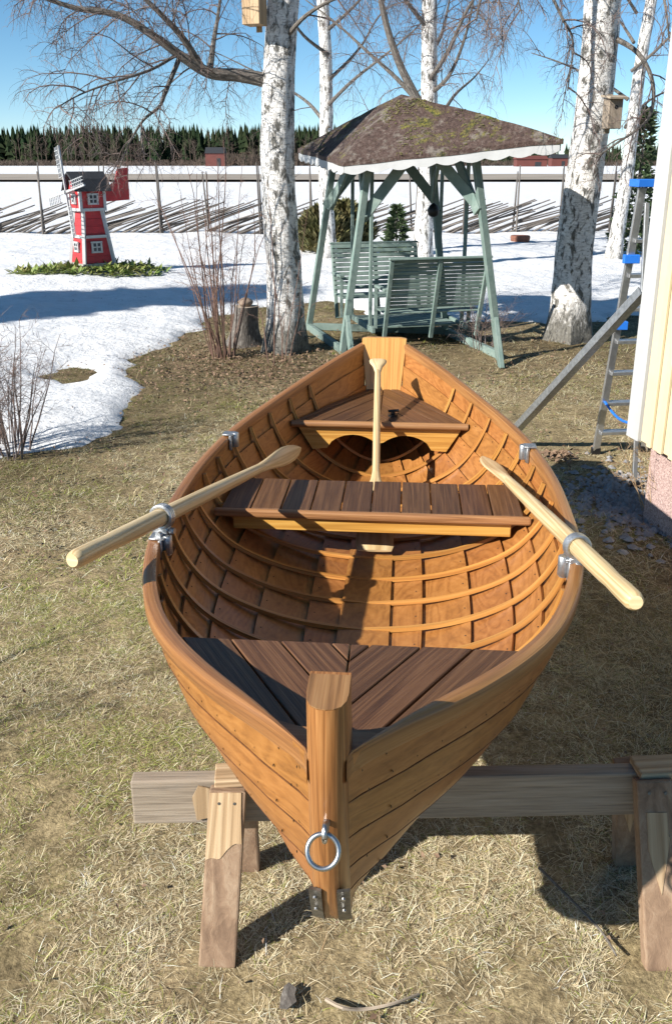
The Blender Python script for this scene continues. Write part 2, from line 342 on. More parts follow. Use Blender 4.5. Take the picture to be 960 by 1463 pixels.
def snow_z(x, y):
    s = snow_sd(x, y); g = ground_z(x, y)
    near = 1-sm(25, 50, np.asarray(y))
    th = .035*sm(0, .08, s)+.10*(1-np.exp(-np.maximum(s, 0)/.7))+.11*sm(0, 4, s)
    th = th+near*sm(.1, 1.5, s)*(.16*(fbm(np.asarray(x)*.55, np.asarray(y)*.55, 31, 3)-.5)+.05*(fbm(np.asarray(x)*3.2, np.asarray(y)*3.2, 33, 3)-.5))
    th = th+.10*np.exp(-(((np.asarray(x)-bed.x)/1.5)**2+((np.asarray(y)-bed.y)/1.3)**2))
    return np.where(s > 0, g+th-.004, g-.10*np.clip(-s/.15, 0, 1)-.004)
def wet_shade(x, y):
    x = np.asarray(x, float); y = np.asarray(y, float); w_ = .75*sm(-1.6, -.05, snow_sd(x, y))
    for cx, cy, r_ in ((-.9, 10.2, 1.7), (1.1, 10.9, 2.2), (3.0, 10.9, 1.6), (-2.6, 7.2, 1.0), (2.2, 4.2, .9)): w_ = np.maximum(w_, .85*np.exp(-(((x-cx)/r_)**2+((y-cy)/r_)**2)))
    w_ = np.maximum(w_, .95*np.exp(-(((x-1.85)/.85)**4+((y-3.7)/1.55)**4)))      # brown strip by the house, with the boat's shade darkened into its colour
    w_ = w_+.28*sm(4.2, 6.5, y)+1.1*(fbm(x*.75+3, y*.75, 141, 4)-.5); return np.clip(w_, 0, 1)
def sheet(name, xs, ys, zf, mat, kind='structure'):
    X, Y = np.meshgrid(xs, ys); Z = zf(X, Y); nx, ny = len(xs), len(ys)
    V = np.stack([X, Y, Z], -1).reshape(-1, 3); i = (np.arange(ny-1)[:, None]*nx+np.arange(nx-1)[None, :]).ravel()
    F = np.stack([i, i+1, i+nx+1, i+nx], 1)
    me = bpy.data.meshes.new(name); me.from_pydata(V.tolist(), [], F.tolist()); me.materials.append(MAT[mat])
    me.polygons.foreach_set('use_smooth', [True]*len(me.polygons)); me.update(); return link(name, me, kind=kind)
far = np.geomspace(30, 2500, 26)
gx = np.concatenate([-np.geomspace(9, 1500, 24)[::-1], np.arange(-8.9, 8.95, .12), np.geomspace(9, 1500, 24)])
gy = np.concatenate([-np.geomspace(1, 1500, 20)[::-1], np.arange(-.9, 14, .12), np.arange(14, 29.5, .5), far])
o = sheet('ground', gx, gy, lambda x, y: ground_z(x, y)-.12*sm(14, 30, y), 'lawn_soil')
co = np.empty(len(o.data.vertices)*3); o.data.vertices.foreach_get('co', co); co = co.reshape(-1, 3); wv_ = wet_shade(co[:, 0], co[:, 1]); ca = o.data.color_attributes.new('wet_shade', 'FLOAT_COLOR', 'POINT'); ca.data.foreach_set('color', np.stack([wv_, wv_, wv_, np.ones_like(wv_)], 1).ravel())
syy = np.concatenate([np.arange(5.4, 14, .065), np.arange(14, 29.9, .16), far])
sheet('snow', gx, syy, snow_z, 'snow')
SNZ = float(snow_z(np.array([0.]), np.array([120.]))[0])
sheet('road', np.concatenate([-np.geomspace(4, 1200, 30)[::-1], np.geomspace(4, 1200, 30)]), np.linspace(84, 118, 12), lambda x, y: SNZ+.10+.12*np.exp(-((np.abs(y-101)-16)/4)**2)+.08*(fbm(x*.2, y*.3, 8)-.5), 'soil_road')
def conifer(mb, x, y, z, h, r, tiers, n, seed):
    rr = random.Random(seed)
    mb.tube([(x, y, z), (x, y, z+h*.9)], [h*.018, h*.005], 4, False)
    for k in range(tiers):
        f0 = k/tiers; zb = z+h*(.06+.86*f0); ra = r*(1-f0)**.85*rr.uniform(.85, 1.15); zt = min(z+h, zb+h*1.5/tiers+.3)
        V = [(x, y, zt)]; a0 = rr.random()*6
        for i in range(n):
            a = a0+6.283*i/n; q = ra*(rr.uniform(.8, 1.15) if i % 2 else rr.uniform(.45, .7)); V.append((x+q*math.cos(a), y+q*math.sin(a), zb-(h*.02 if i % 2 else -h*.01)*rr.uniform(.5, 1.5)))
        mb.add(V, [(0, 1+i, 1+(i+1) % n) for i in range(n)])
mb = MB(); rr = random.Random(5)
for i in range(1250):
    x = -165+330*rr.random() if i < 900 else rr.uniform(-165, 60)
    y = rr.uniform(312, 352); right = sm(20, 60, x)
    if x > 60 and rr.random() < .35: continue
    h = rr.uniform(11, 14.5)*(1-.35*float(right)); conifer(mb, x, y+70*float(right), SNZ-.3, h, h*rr.uniform(.16, .27), 7, 8, i)
mb.build('far_wood', 'spruce_green', kind='stuff', label='dark line of spruce forest along the far edge of the field', cat='forest')
mb = MB()
for i in range(2600):
    x = rr.uniform(-135, 135); y = rr.uniform(295, 308); h = rr.uniform(.8, 2.6)*(1.7 if -45 < x < -8 else .8)
    mb.tube([(x, y, SNZ-.1), (x+rr.uniform(-1, 1), y, SNZ+h)], [.16, .05], 3, False)
    for _ in range(3): mb.tube([(x, y, SNZ+h*.3), (x+rr.uniform(-1.3, 1.3), y+rr.uniform(-1, 1), SNZ+h*rr.uniform(.6, 1.1))], [.1, .03], 3, False)
for i in range(170):
    x = rr.uniform(-130, 130); y = rr.uniform(300, 311); h = rr.uniform(5, 11.5); mb.tube([(x, y, SNZ-.1), (x+rr.uniform(-.5, .5), y, SNZ+h)], [.13, .03], 3, False)
    for _ in range(16): f = rr.uniform(.25, .9); mb.tube([(x, y, SNZ+h*f), (x+rr.gauss(0, 1.1), y+rr.gauss(0, 1), SNZ+min(h*1.02, h*f+rr.uniform(.6, 2.4)))], [.06, .02], 3, False)
mb.build('far_scrub', 'scrub_brown', kind='stuff', label='reddish brown leafless scrub below the far forest', cat='scrub')
def barn(px0, px1, py0, py1, Y, label, group=None):
    a, b = at(px0, py1, Y), at(px1, py0, Y); wd = b.x-a.x; h = b.z-SNZ; t = thing('barn', label, 'barn', ((a.x+b.x)/2, Y, SNZ-.05))
    q = MB(); q.box((0, 2.5, h*.34), (wd, 5, h*.68)); q.build('wall', 'barn_red', t)
    q = MB(); q.prism([(-2.8, h*.68), (2.8, h*.68), (0, h)], -wd*.53, wd*.53, lambda u, v, s: (s, 2.5+u, v)); q.build('roof', 'black_felt' if wd < 6 else 'barn_red', t)
    q = MB(); q.box((wd*.2, -.03, h*.22), (wd*.2, .08, h*.42)); q.build('door', 'black_felt', t)
barn(294, 320, 210, 231, 285, 'small red barn with dark roof below the far forest')
barn(738, 782, 222, 233, 270, 'long low red barn seen under the swing roof')
barn(788, 812, 220, 232, 280, 'short red barn right of the long barn')

# ------------------------------------------------------------------ yellow house corner
hc = Vector((1.885, 5.3, 0)); hd = Vector((.20, -.98, 0)).normalized(); hn = Vector((-hd.y, hd.x, 0))*-1   # hn points out of the wall, to the left
hn = Vector((hd.y, -hd.x, 0)); hn = hn if hn.x < 0 else -hn
house = thing('house', 'cream yellow board house corner with white trim on pink stone plinth', 'house', hc, math.atan2(hd.y, hd.x))
# local x runs along the wall towards the camera, local y points to the inside
sgn = 1 if Vector((-math.sin(house.rotation_euler.z), math.cos(house.rotation_euler.z), 0)).dot(hn) < 0 else -1
def hb(name, mat, x0, x1, y0, y1, z0, z1, bevel=.003, parent=house):
    q = MB(); q.box(((x0+x1)/2, sgn*(y0+y1)/2, (z0+z1)/2), (x1-x0, abs(y1-y0), z1-z0)); return q.build(name, mat, parent, bevel=bevel)
hb('plinth', 'granite', 0.10, 1.62, .07, 4, -.2, .50, .004)
hb('wall', 'cream_paint', 0.01, 1.7, .02, 4.1, .53, 3.6)
hb('corner_board', 'white_paint', -.006, .105, -.035, .012, .535, 3.7)
hb('corner_board', 'white_paint', -.03, -.008, -.035, .14, .535, 3.7)
x = .107; k = 0
while x < 1.58:
    hb('board', 'cream_paint', x, x+.118, -.012, .016, .54-(.012*(k % 2)), 3.6); x += .119
    hb('batten', 'cream_paint', x-.022, x+.022, -.032, -.0135, .535, 3.6); k += 1
rf = hb('roof', 'black_felt', -.5, 2.2, -.45, 4.5, 3.75, 3.9); hb('soffit', 'white_paint', -.48, 2.18, -.43, 4.4, 3.70, 3.745, parent=rf)

# ------------------------------------------------------------------ trees
def wob(p, a): return p+Vector((random.uniform(-a, a), random.uniform(-a, a), random.uniform(-a, a)))
def smooth_pts(pts, n):
    out = []; m = len(pts)
    for i in range(m-1):
        p0, p1, p2, p3 = pts[max(i-1, 0)], pts[i], pts[i+1], pts[min(i+2, m-1)]
        for k in range(n):
            t = k/n; out.append(.5*((2*p1)+(p2-p0)*t+(2*p0-5*p1+4*p2-p3)*t*t+(3*p1-p0-3*p2+p3)*t**3))
    out.append(pts[-1]); return out
def twigs(mb, pts, r0, r1, n, length, depth, droop=.35, lmin=.2, thick=.010, spread=1.0, bias=None, sides=3):
    """side shoots along a branch, each forking again"""
    for i in range(n):
        f = lmin+(1-lmin)*(i+random.random())/n; idx = f*(len(pts)-1); k = min(int(idx), len(pts)-2); p = pts[k].lerp(pts[k+1], idx-k)
        t = (pts[k+1]-pts[k]).normalized(); s_ = Vector((random.gauss(0, 1), random.gauss(0, 1), random.gauss(0, .8))); s_ = (s_-t*s_.dot(t)).normalized()
        d = (t*random.uniform(.25, .8)+s_*random.uniform(.6, 1)*spread)
        if bias: d += bias
        d.normalize(); L = length*random.uniform(.5, 1.25)*(1-.3*f); q = [p]; m = 6 if depth > 0 else 5
        for j in range(m):
            d = (d+Vector((random.gauss(0, .13), random.gauss(0, .13), random.gauss(0, .11)-droop*(j/m+.1)))).normalized(); q.append(q[-1]+d*(L/m))
        rr_ = max(thick*(.22+.30*depth), .0017); mb.tube(q, [rr_*(1-.72*j/m) for j in range(m+1)], sides if depth < 2 else 4, False)
        if depth > 0: twigs(mb, q, 0, 0, max(6, int(n*.75)) if depth > 1 else random.randint(5, 8), L*.62, depth-1, droop*1.15, .15, thick*.72, spread, None, sides)
def birch_tree(label, base, top, r0, r1, limbs, bark='birch_bark', flare=1.45, extra=None, twl=1.1, twn=8, dep=2, droop=.35, thick=.011, bend=.06, group=None):
    base = Vector(base); t = thing('birch_tree', label, 'tree', base, 0, group); top = Vector(top); H = (top-base).length
    pts = []; rads = []; n = 16; ph = random.random()*6
    for i in range(n+1):
        f = i/n; p = (top-base)*f; p += Vector((math.sin(ph+f*7)*bend, math.cos(ph+f*6)*bend, 0))*min(1, f*4)
        pts.append(p); rads.append((r0+(r1-r0)*f)*(1+(flare-1)*math.exp(-f*H/.25)))
    q = MB(); pts[0] -= Vector((0, 0, .15))
    ns = 18; P = []; U = []; L = 0; fine = smooth_pts(pts, 4)
    for i, p in enumerate(fine):
        f = i/(len(fine)-1); r = rads[0]+0; k = f*n; k0 = min(int(k), n-1); r = rads[k0]+(rads[k0+1]-rads[k0])*(k-k0); row = []; ur = []
        if i: L += (p-fine[i-1]).length
        for a in range(ns):
            th = 6.2832*a/ns; lob = 1+(.22*math.exp(-L/.3))*math.sin(th*5+ph)+.05*(float(noise2(a*.9+ph*9, L*4, 3))-.5)*2
            row.append(p+Vector((math.cos(th), math.sin(th), 0))*r*lob); ur.append((L, th*.25*1.6))
        P.append(row); U.append(ur)
    q.grid(P, U, True); q.build('trunk', bark, t, smooth=True)
    tw = MB()
    for li in limbs:
        lp = [Vector(p)-base for p in li[0]]; lp = smooth_pts(lp, 5); ra, rb = li[1], li[2]
        q = MB(); m = len(lp); q.tube(lp, [ra+(rb-ra)*(i/(m-1))**.8 for i in range(m)], 8); q.build('limb', 'limb_bark', t, smooth=True)
        twigs(tw, lp, ra, rb, li[3] if len(li) > 3 else twn, li[4] if len(li) > 4 else twl, dep, droop, .18, thick)
    if tw.v: tw.build('twigs', 'twig', t, kind='stuff')
    return t
# left birch: its long limb is surveyed from the photograph at the trunk's distance
YL = 10.45
lb = ray(405, 507, 0)
L1 = [at(396, 118, YL), at(345, 108, YL), at(300, 104, YL-.1), at(262, 82, YL-.2), at(225, 55, YL-.3), at(170, 22, YL-.4), at(110, 12, YL-.5), at(50, -8, YL-.6)]
L2 = [at(290, 100, YL-.1), at(262, 55, YL-.3), at(225, 15, YL-.5), at(180, -30, YL-.6), at(150, -90, YL-.7)]
L3 = [at(256, 85, YL-.2), at(238, 128, YL-.4), at(228, 152, YL-.5), at(205, 172, YL-.6), at(185, 205, YL-.7), at(171, 240, YL-.7)]
L4 = [at(250, 80, YL-.2), at(215, 100, YL-.6), at(160, 118, YL-.9), at(115, 135, YL-1.1), at(80, 155, YL-1.2)]
L5 = [at(300, 104, YL-.1), at(305, 62, YL+.2), at(312, 20, YL+.4), at(320, -40, YL+.6)]
L6 = [at(404, 60, YL), at(440, 20, YL-.3), at(500, -10, YL-.5), at(570, -20, YL-.7)]
L7 = [at(398, -60, YL), at(330, -130, YL+.2), at(230, -190, YL+.2), at(100, -230, YL)]
L8 = [at(398, -90, YL), at(480, -180, YL), at(600, -250, YL+.3), at(720, -250, YL+.3)]
birch_tree('thick white birch with long bare limb over the snow beside the stump', (lb.x, YL, 0), at(400, -330, YL), .215, .15,
           [(L1, .085, .018, 20, 1.15), (L2, .045, .012, 12, 1.0), (L3, .028, .007, 11, .7), (L4, .02, .005, 11, .8), (L5, .04, .012, 10, .9), (L6, .03, .008, 8, .8), (L7, .07, .015, 14, 1.6), (L8, .07, .015, 12, 1.4)], dep=2, droop=.3)
YR = 11.2
rb = ray(822, 492, 0)
Q1 = [at(868, 50, YR), at(910, 75, YR-.4), at(932, 120, YR-.6), at(925, 170, YR-.7), at(880, 205, YR-.8), at(850, 225, YR-.8)]
Q2 = [at(860, -60, YR), at(800, -110, YR-.5), at(730, -80, YR-.9), at(690, -10, YR-1.1), at(680, 30, YR-1.1)]
Q3 = [at(862, -80, YR), at(800, -140, YR-.8), at(770, -60, YR-1.4), at(800, 20, YR-1.7), at(818, 60, YR-1.7), at(810, 130, YR-1.7)]
Q4 = [at(870, -40, YR), at(930, -60, YR-.6), at(950, 10, YR-1.2), at(955, 60, YR-1.2)]
Q5 = [at(862, -60, YR), at(740, -150, YR+.3), at(620, -120, YR+.6), at(520, -40, YR+.8)]
Q6 = [at(866, -100, YR), at(840, -190, YR-1), at(760, -160, YR-2), at(730, -60, YR-2.3), at(745, 20, YR-2.3)]
birch_tree('stout white birch with a nest box standing by the yellow house corner', (rb.x, YR, 0), at(885, -330, YR), .235, .185,
           [(Q1, .035, .008, 9, .7), (Q2, .05, .008, 13, .9), (Q3, .03, .006, 14, .75), (Q4, .03, .006, 9, .7), (Q5, .06, .01, 16, 1.4), (Q6, .03, .006, 13, .8)], dep=2, droop=.55, flare=1.42)
def rlimbs(base, H, n, z0, L, r, upness=.75):
    out = []
    for i in range(n):
        z = z0+(H-z0)*(i+.3)/n; a = i*2.4+random.random(); d = Vector((math.cos(a), math.sin(a), upness)); p = Vector(base)+Vector((0, 0, z)); q = [p]; l = L*(1-.45*i/n)
        for k in range(4): d = (d+Vector((random.gauss(0, .15), random.gauss(0, .15), random.gauss(0, .12)))).normalized(); q.append(q[-1]+d*l/4)
        out.append((q, r*(1-.5*i/n), .008))
    return out
b1 = ray(462, 345, .25); Yb = 19.0
b1 = Vector((at(470, 300, Yb).x, Yb, .2)); birch_tree('slim white birch behind the swing roof, left of the forked one', b1, b1+Vector((-.25, .2, 8.2)), .16, .09, rlimbs(b1, 7.5, 12, 2.0, 3.0, .05), 'birch_bark_far', dep=2, twn=6, twl=1.2, thick=.012, group=None)
Yb = 17.0; b2 = Vector((at(603, 340, Yb).x, Yb, .25))
fork = [(at(600, 150, Yb), .09), (at(570, 90, Yb), 0), (at(548, 20, Yb), 0), (at(535, -60, Yb), 0), (at(520, -160, Yb), 0)]
lim = rlimbs(b2, 8, 13, 2.2, 3.2, .055); lim.append(([f[0] for f in fork], .085, .03, 14, 1.4)); lim.append(([at(606, 140, Yb), at(640, 110, Yb-.2), at(665, 50, Yb-.4), at(680, -20, Yb-.5)], .05, .015, 12, 1.3))
birch_tree('forked white birch rising behind the apex of the swing roof', b2, b2+Vector((.1, .2, 8.6)), .175, .10, lim, 'birch_bark_far', dep=2, twn=6, twl=1.2, thick=.012)
Yb = 18.5; b3 = Vector((at(878, 332, Yb).x, Yb, .25)); birch_tree('thin birch beside young spruce behind the stout birch', b3, b3+Vector((.55, .2, 8)), .14, .085, rlimbs(b3, 7.5, 10, 2.4, 2.4, .04), 'birch_bark_far', dep=2, twn=7, twl=1.0, thick=.013)
# conifers with needle sprays
def spray_tree(name, label, base, h, r, mat, shape, n, seed, ln=.16, cat='tree'):
    rr = random.Random(seed); t = thing(name, label, cat, base); q = MB(); q.tube([(0, 0, -.1), (0, 0, h*.95)], [h*.02+.01, .008], 6); q.build('trunk', 'limb_bark', t)
    q = MB()
    for i in range(n):
        f = rr.random()**(1.3 if shape == 'cone' else 1); z = h*(.04+.96*f)
        prof = (1-f)**.9*r if shape == 'cone' else r*math.sin(math.pi*min(.98, .25+.75*f))**.7
        tier = .55+.45*abs(math.sin(f*h*7)) if shape == 'cone' else 1
        a = rr.random()*6.283; ra = prof*tier*rr.random()**.45; p = Vector((ra*math.cos(a), ra*math.sin(a), z))
        d = Vector((math.cos(a), math.sin(a), .1 if shape == 'cone' else 1.1))+Vector((rr.gauss(0, .35), rr.gauss(0, .35), rr.gauss(0, .35))); d.normalize()
        s_ = d.cross(Vector((rr.gauss(0, 1), rr.gauss(0, 1), rr.gauss(0, 1)))).normalized(); l = ln*rr.uniform(.6, 1.3); w_ = l*.16
        q.add([p-s_*w_*.4, p+d*l*.5-s_*w_, p+d*l, p+d*l*.5+s_*w_, p+s_*w_*.4], [(0, 1, 2, 3, 4)])
    q.build('crown', mat, t, kind='stuff'); return t
p = at(500, 335, 21); spray_tree('juniper_bush', 'olive green juniper bush between fence and garden swing', (p.x-.15, 21, .2), 1.0, .7, 'juniper', 'bush', 3600, 3, .2, 'bush')
p = at(460, 335, 20.2); spray_tree('juniper_bush', 'low brownish juniper bush hard by the left birch trunk', (p.x, 20.2, .2), .95, .6, 'juniper', 'bush', 2600, 4, .18, 'bush')
p = at(905, 330, 19.5); spray_tree('young_spruce', 'young green spruce beside the thin birch', (p.x, 19.5, .2), 3.0, .55, 'young_spruce', 'cone', 1500, 5, .2)
p = at(566, 330, 19); spray_tree('young_spruce', 'small spruce sapling behind the swing frame', (p.x, 19, .2), 1.1, .38, 'young_spruce', 'cone', 800, 6, .16)
tipS = ray(385, 402, .25); sdir = Vector((-sv.x, -sv.y, 0)).normalized()
spray_tree('old_spruce', 'tall spruce standing on the snow whose shadow reaches the windmill bed', (tipS.x-sdir.x*9.4*1.66, tipS.y-sdir.y*9.4*1.66, .1), 9.4, 1.9, 'young_spruce', 'cone', 14000, 8, .6)

# ------------------------------------------------------------------ shrubs, stump, bed
def shrub(label, base, n, h, spread, mat='shrub_stem', r=.009, tw=5, seed=1, lean=(0, 0), name='bare_shrub', twl=.35):
    st = random.getstate(); random.seed(seed); t = thing(name, label, 'shrub', base)
    q = MB()
    for i in range(n):
        a = random.random()*6.283; ro = random.random()**.6*.16; d = Vector((math.cos(a)*spread*random.random()+lean[0], math.sin(a)*spread*random.random()+lean[1], 1)).normalized()
        L = h*random.uniform(.5, 1.08); pts = [Vector((ro*math.cos(a), ro*math.sin(a), -.03))]
        for k in range(7): d = (d+Vector((random.gauss(0, .07), random.gauss(0, .07), .02))).normalized(); pts.append(pts[-1]+d*L/7)
        s = MB(); rr_ = r*random.uniform(.6, 1.1); s.tube(pts, [rr_*(1-.75*k/7) for k in range(8)], 5, False); s.build('stem', mat, t, smooth=True)
        twigs(q, pts, 0, 0, tw, twl, 1, .02, .3, r*.45, .7)
    q.build('twigs', mat, t, kind='stuff'); random.setstate(st); return t
p = ray(318, 512, 0); shrub('tall reddish bare shrub in leaf litter before the stump', p, 26, 2.3, .42, seed=4, r=.012, lean=(-.08, -.05), tw=6)
p = ray(395, 520, 0); shrub('few thin upright shoots against the left birch trunk', p, 6, 1.9, .12, seed=9, r=.008, tw=3)
p = ray(15, 650, 0); shrub('dense bare currant bush at the edge of the melting snow', p, 30, 1.0, .42, seed=6, r=.009, tw=6, mat='twig', twl=.28)
p = ray(690, 500, 0); shrub('low tangled rose twigs under the garden swing', p, 14, .7, 1.1, seed=12, r=.007, tw=5, mat='twig')
p = ray(955, 742, 0); shrub('dry pale weed stalks against the pink plinth', p, 22, .62, .45, seed=13, r=.004, tw=3, mat='raw_wood', name='dry_weed', lean=(-.15, 0), twl=.15)
p = Vector((-3.3, 1.75, 0)); shrub('tall bare shrub on the open lawn whose stems shade the grass', p, 16, 1.9, .35, seed=21, r=.011, tw=6)
sp = ray(346, 492, 0); t = thing('tree_stump', 'weathered grey tree stump with bark beside the birch', 'stump', sp)
q = MB(); P = []; U = []
for i in range(9):
    z = i/8*.53; row = []; ur = []
    for a in range(16):
        th = a*6.2832/16; rr_ = (.155+.16*math.exp(-z/.12))*(1+.12*math.sin(th*3+1)+.10*float(noise2(a*1.1, z*7, 8)))*(1-.25*z); row.append((rr_*math.cos(th)+.12*z, rr_*math.sin(th), z-.05)); ur.append((z, th*.2))
    P.append(row); U.append(ur)
q.grid(P, U, True); q.build('trunk', 'limb_bark', t, smooth=True)
q = MB(); q.add(P[-1], [tuple(range(16))], [[(p_[0], p_[1]) for p_ in P[-1]]]); q.build('cut_top', 'grey_beam', t)
def rock(loc, sx, sy, sz, seed):
    bm = bmesh.new(); bmesh.ops.create_icosphere(bm, subdivisions=3, radius=1)
    for v in bm.verts: n_ = float(fbm(v.co.x*1.3+seed, v.co.y*1.3+v.co.z*1.7, seed, 2)); k = .75+.5*n_; v.co = Vector((v.co.x*sx*k, v.co.y*sy*k, v.co.z*sz*k))
    me = bpy.data.meshes.new('rock'); bm.to_mesh(me); bm.free(); me.polygons.foreach_set('use_smooth', [True]*len(me.polygons)); return me
me = rock(0, .10, .09, .055, 3); me.materials.append(MAT['stone']); o = link('stone', me, label='rounded brown stone lying on the tree stump', cat='stone'); o.location = sp+Vector((.065, 0, .525))
q = MB(); ba, br_ = rng.uniform(0, 6.283, 1500), rng.random(1500)**.55; bx_, by_ = bed.x+br_*1.38*np.cos(ba), bed.y+br_*.8*np.sin(ba); bd = list(zip(ba, br_, bx_, by_, snow_z(bx_, by_)))
for i in range(1500):
    a, rr_, x, y, z = bd[i]; z += .01
    p = Vector((x, y, z+.05*(1-rr_))); d = Vector((random.gauss(0, 1), random.gauss(0, 1), random.uniform(.1, .8))).normalized(); l = random.uniform(.10, .24); s_ = d.cross(Vector((0, 0, 1))).normalized()*l*.17
    q.add([p, p+d*l*.4-s_, p+d*l-Vector((0, 0, .03)), p+d*l*.4+s_], [(0, 1, 2, 3)])
q.build('leaf_bed', 'tulip_leaf', kind='stuff', label='bed of flattened green leaves around the red windmill', cat='plant bed')

# ------------------------------------------------------------------ red windmill
def quadbar(q, a, b, w_, h_, up=(0, 0, 1)): q.bar(a, b, w_, h_, up)
wz = float(snow_z(np.array([bed.x]), np.array([bed.y]))[0])
wm = thing('garden_windmill', 'small red garden windmill with white sails and black roof', 'windmill', (bed.x+.05, bed.y+.1, wz), R(-50))
q = MB(); q.box((0, 0, .0), (.66, .66, .2)); q.build('base', 'concrete', wm, bevel=.01)
def frus(h0, h1, z0, z1): return [(-h0, -h0, z0), (h0, -h0, z0), (h0, h0, z0), (-h0, h0, z0), (-h1, -h1, z1), (h1, -h1, z1), (h1, h1, z1), (-h1, h1, z1)]
BF = [(0, 3, 2, 1), (4, 5, 6, 7), (0, 1, 5, 4), (1, 2, 6, 5), (2, 3, 7, 6), (3, 0, 4, 7)]
for k in range(7):                                        # clapboards of the tower
    za, zb = .10+k*.128, .10+(k+1)*.128; fa = lambda z: .275-.105*(z-.1)/.9
    q = MB(); q.add(frus(fa(za)+.006, fa(zb), za, zb-.004), BF); q.build('clapboard', 'red_paint', wm)
for sx in (-1, 1):
    for sy in (-1, 1):
        q = MB(); q.bar((sx*.285, sy*.285, .10), (sx*.178, sy*.178, 1.0), .055, .055); q.build('corner_board', 'white_paint', wm)
for zz, hh in ((.56, .245),):
    for k in range(4):
        a = k*math.pi/2; c, s_ = math.cos(a), math.sin(a); q = MB(); q.bar((c*hh-s_*-.2, s_*hh+c*-.2, zz), (c*hh-s_*.2, s_*hh+c*.2, zz), .03, .05); q.build('belt_board', 'white_paint', wm)
q = MB(); q.box((0, 0, 1.02), (.46, .5, .05)); q.build('ledge', 'white_paint', wm)
q = MB(); q.box((0, 0, 1.2), (.42, .46, .32)); q.build('cap', 'red_paint', wm)
for sx in (-1, 1):
    for sy in (-1, 1): q = MB(); q.box((sx*.205, sy*.225, 1.2), (.05, .05, .318)); q.build('corner_board', 'white_paint', wm)
q = MB(); q.prism([(-.30, 1.33), (-.17, 1.54), (0, 1.66), (.17, 1.54), (.30, 1.33), (.27, 1.33), (.15, 1.51), (0, 1.62), (-.15, 1.51), (-.27, 1.33)], -.34, .34, lambda u, v, s: (u, s, v)); q.build('roof', 'black_felt', wm)
for sy in (-.232, .232): q = MB(); q.prism([(-.24, 1.355), (.24, 1.355), (.14, 1.51), (0, 1.61), (-.14, 1.51)], sy-.008, sy+.008, lambda u, v, s: (u, s, v)); q.build('gable', 'red_paint', wm)
def wwin(c, nx, ny, sz):
    M = Matrix.Rotation(math.atan2(ny, nx), 3, 'Z'); c = Vector(c); f = MB()
    for dy, dz, a, b in ((0, sz/2, sz+.04, .03), (0, -sz/2, sz+.04, .03), (sz/2, 0, .03, sz), (-sz/2, 0, .03, sz), (0, 0, .018, sz), (0, 0, sz, .018)): f.box(c+M @ Vector((.01, dy, dz)), (.03 if (a != .018 and b != .018) else .022, a, b), M)
    fo = f.build('window', 'white_paint', wm); g = MB(); g.box(c, (.012, sz, sz), M); g.build('pane', 'dark_glass', fo)
wwin((.225, 0, 1.2), 1, 0, .16); wwin((.262, -.02, .38), 1, 0, .17); wwin((-.02, -.262, .38), 0, -1, .15); wwin((0, -.24, 1.2), 0, -1, .14)
hub = Vector((0, -.38, 1.32)); q = MB(); q.tube([hub+Vector((0, .16, 0)), hub-Vector((0, .05, 0))], .035, 10); q.build('hub', 'white_paint', wm)
for k in range(4):
    a = R(100+90*k); d = Vector((math.cos(a), 0, math.sin(a))); n_ = Vector((-math.sin(a), 0, math.cos(a))); s_ = MB(); s_.bar(hub, hub+d*.78, .03, .03); so = s_.build('sail', 'white_paint', wm)
    g = MB()
    for j in (0.02, .075, .13): g.bar(hub+d*.25+n_*(j+.012)-Vector((0, .012, 0)), hub+d*.77+n_*(j+.012)-Vector((0, .012, 0)), .014, .01)
    for j in range(7): g.bar(hub+d*(.26+j*.074)+n_*0-Vector((0, .02, 0)), hub+d*(.26+j*.074)+n_*.155-Vector((0, .02, 0)), .012, .008)
    g.build('lattice', 'white_paint', so)
q = MB(); q.bar((0, .2, 1.28), (0, .5, 1.3), .03, .03); q.build('vane_arm', 'red_paint', wm)
q = MB(); q.prism([(.36, 1.14), (.82, 1.16), (.82, 1.72), (.62, 1.70), (.55, 1.48), (.36, 1.38)], -.012, .012, lambda u, v, s: (s, u, v)); q.build('tail_vane', 'red_paint', wm)

# ------------------------------------------------------------------ slanting pole fence
YF = 25.3; fz = float(snow_z(np.array([0.]), np.array([YF]))[0])
fence = thing('pole_fence', 'weathered grey slanting roundpole fence across the snow', 'fence', (0, YF, fz))
pm = []
for k in range(4):
    s_ = MB(); b_ = .05*k; s_.tube([(0, 0, -.12), (.75, .01, .24-.02*k), (1.5, -.01, .46), (2.45+b_, .0, .76+.02*k)], [.028, .027, .024, .017], 6); pm.append(s_.mesh('pole', 'grey_pole', True))
    s_ = MB(); s_.tube([(0, 0, -.3), (.015*(k-1.5), 0, .8), (.03*(k-1.5), .01, 1.65+.08*k)], [.030, .027, .018], 6); pm.append(s_.mesh('post', 'grey_pole', True))
rr = random.Random(3); x = -13.2
while x < 12:
    o = link('pole', pm[2*rr.randrange(4)], fence); o.location = (x, rr.uniform(-.05, .05), rr.uniform(-.1, .05)); o.rotation_euler = (0, R(rr.uniform(-4, 4)), R(rr.uniform(-2, 2))); o.scale = (rr.uniform(.88, 1.06),)*3; x += rr.uniform(.105, .17)
x = -12.6
while x < 13:
    for dy in (-.09, .09):
        o = link('post', pm[2*rr.randrange(4)+1], fence); o.location = (x+rr.uniform(-.06, .06), dy, 0); o.rotation_euler = (R(rr.uniform(-2, 2)), R(rr.uniform(-3, 3)), 0)
    x += rr.uniform(1.25, 1.7)
p = ray(731, 340, .25); q = MB(); q.tube([(0, 0, -.05), (0, 0, .1), (0, 0, .15), (0, 0, .2)], [.2, .24, .25, .235], 16); q.build('planter', 'brick_red', label='low round terracotta planter half sunk in the snow', cat='planter').location = (p.x, 22.5, .2)

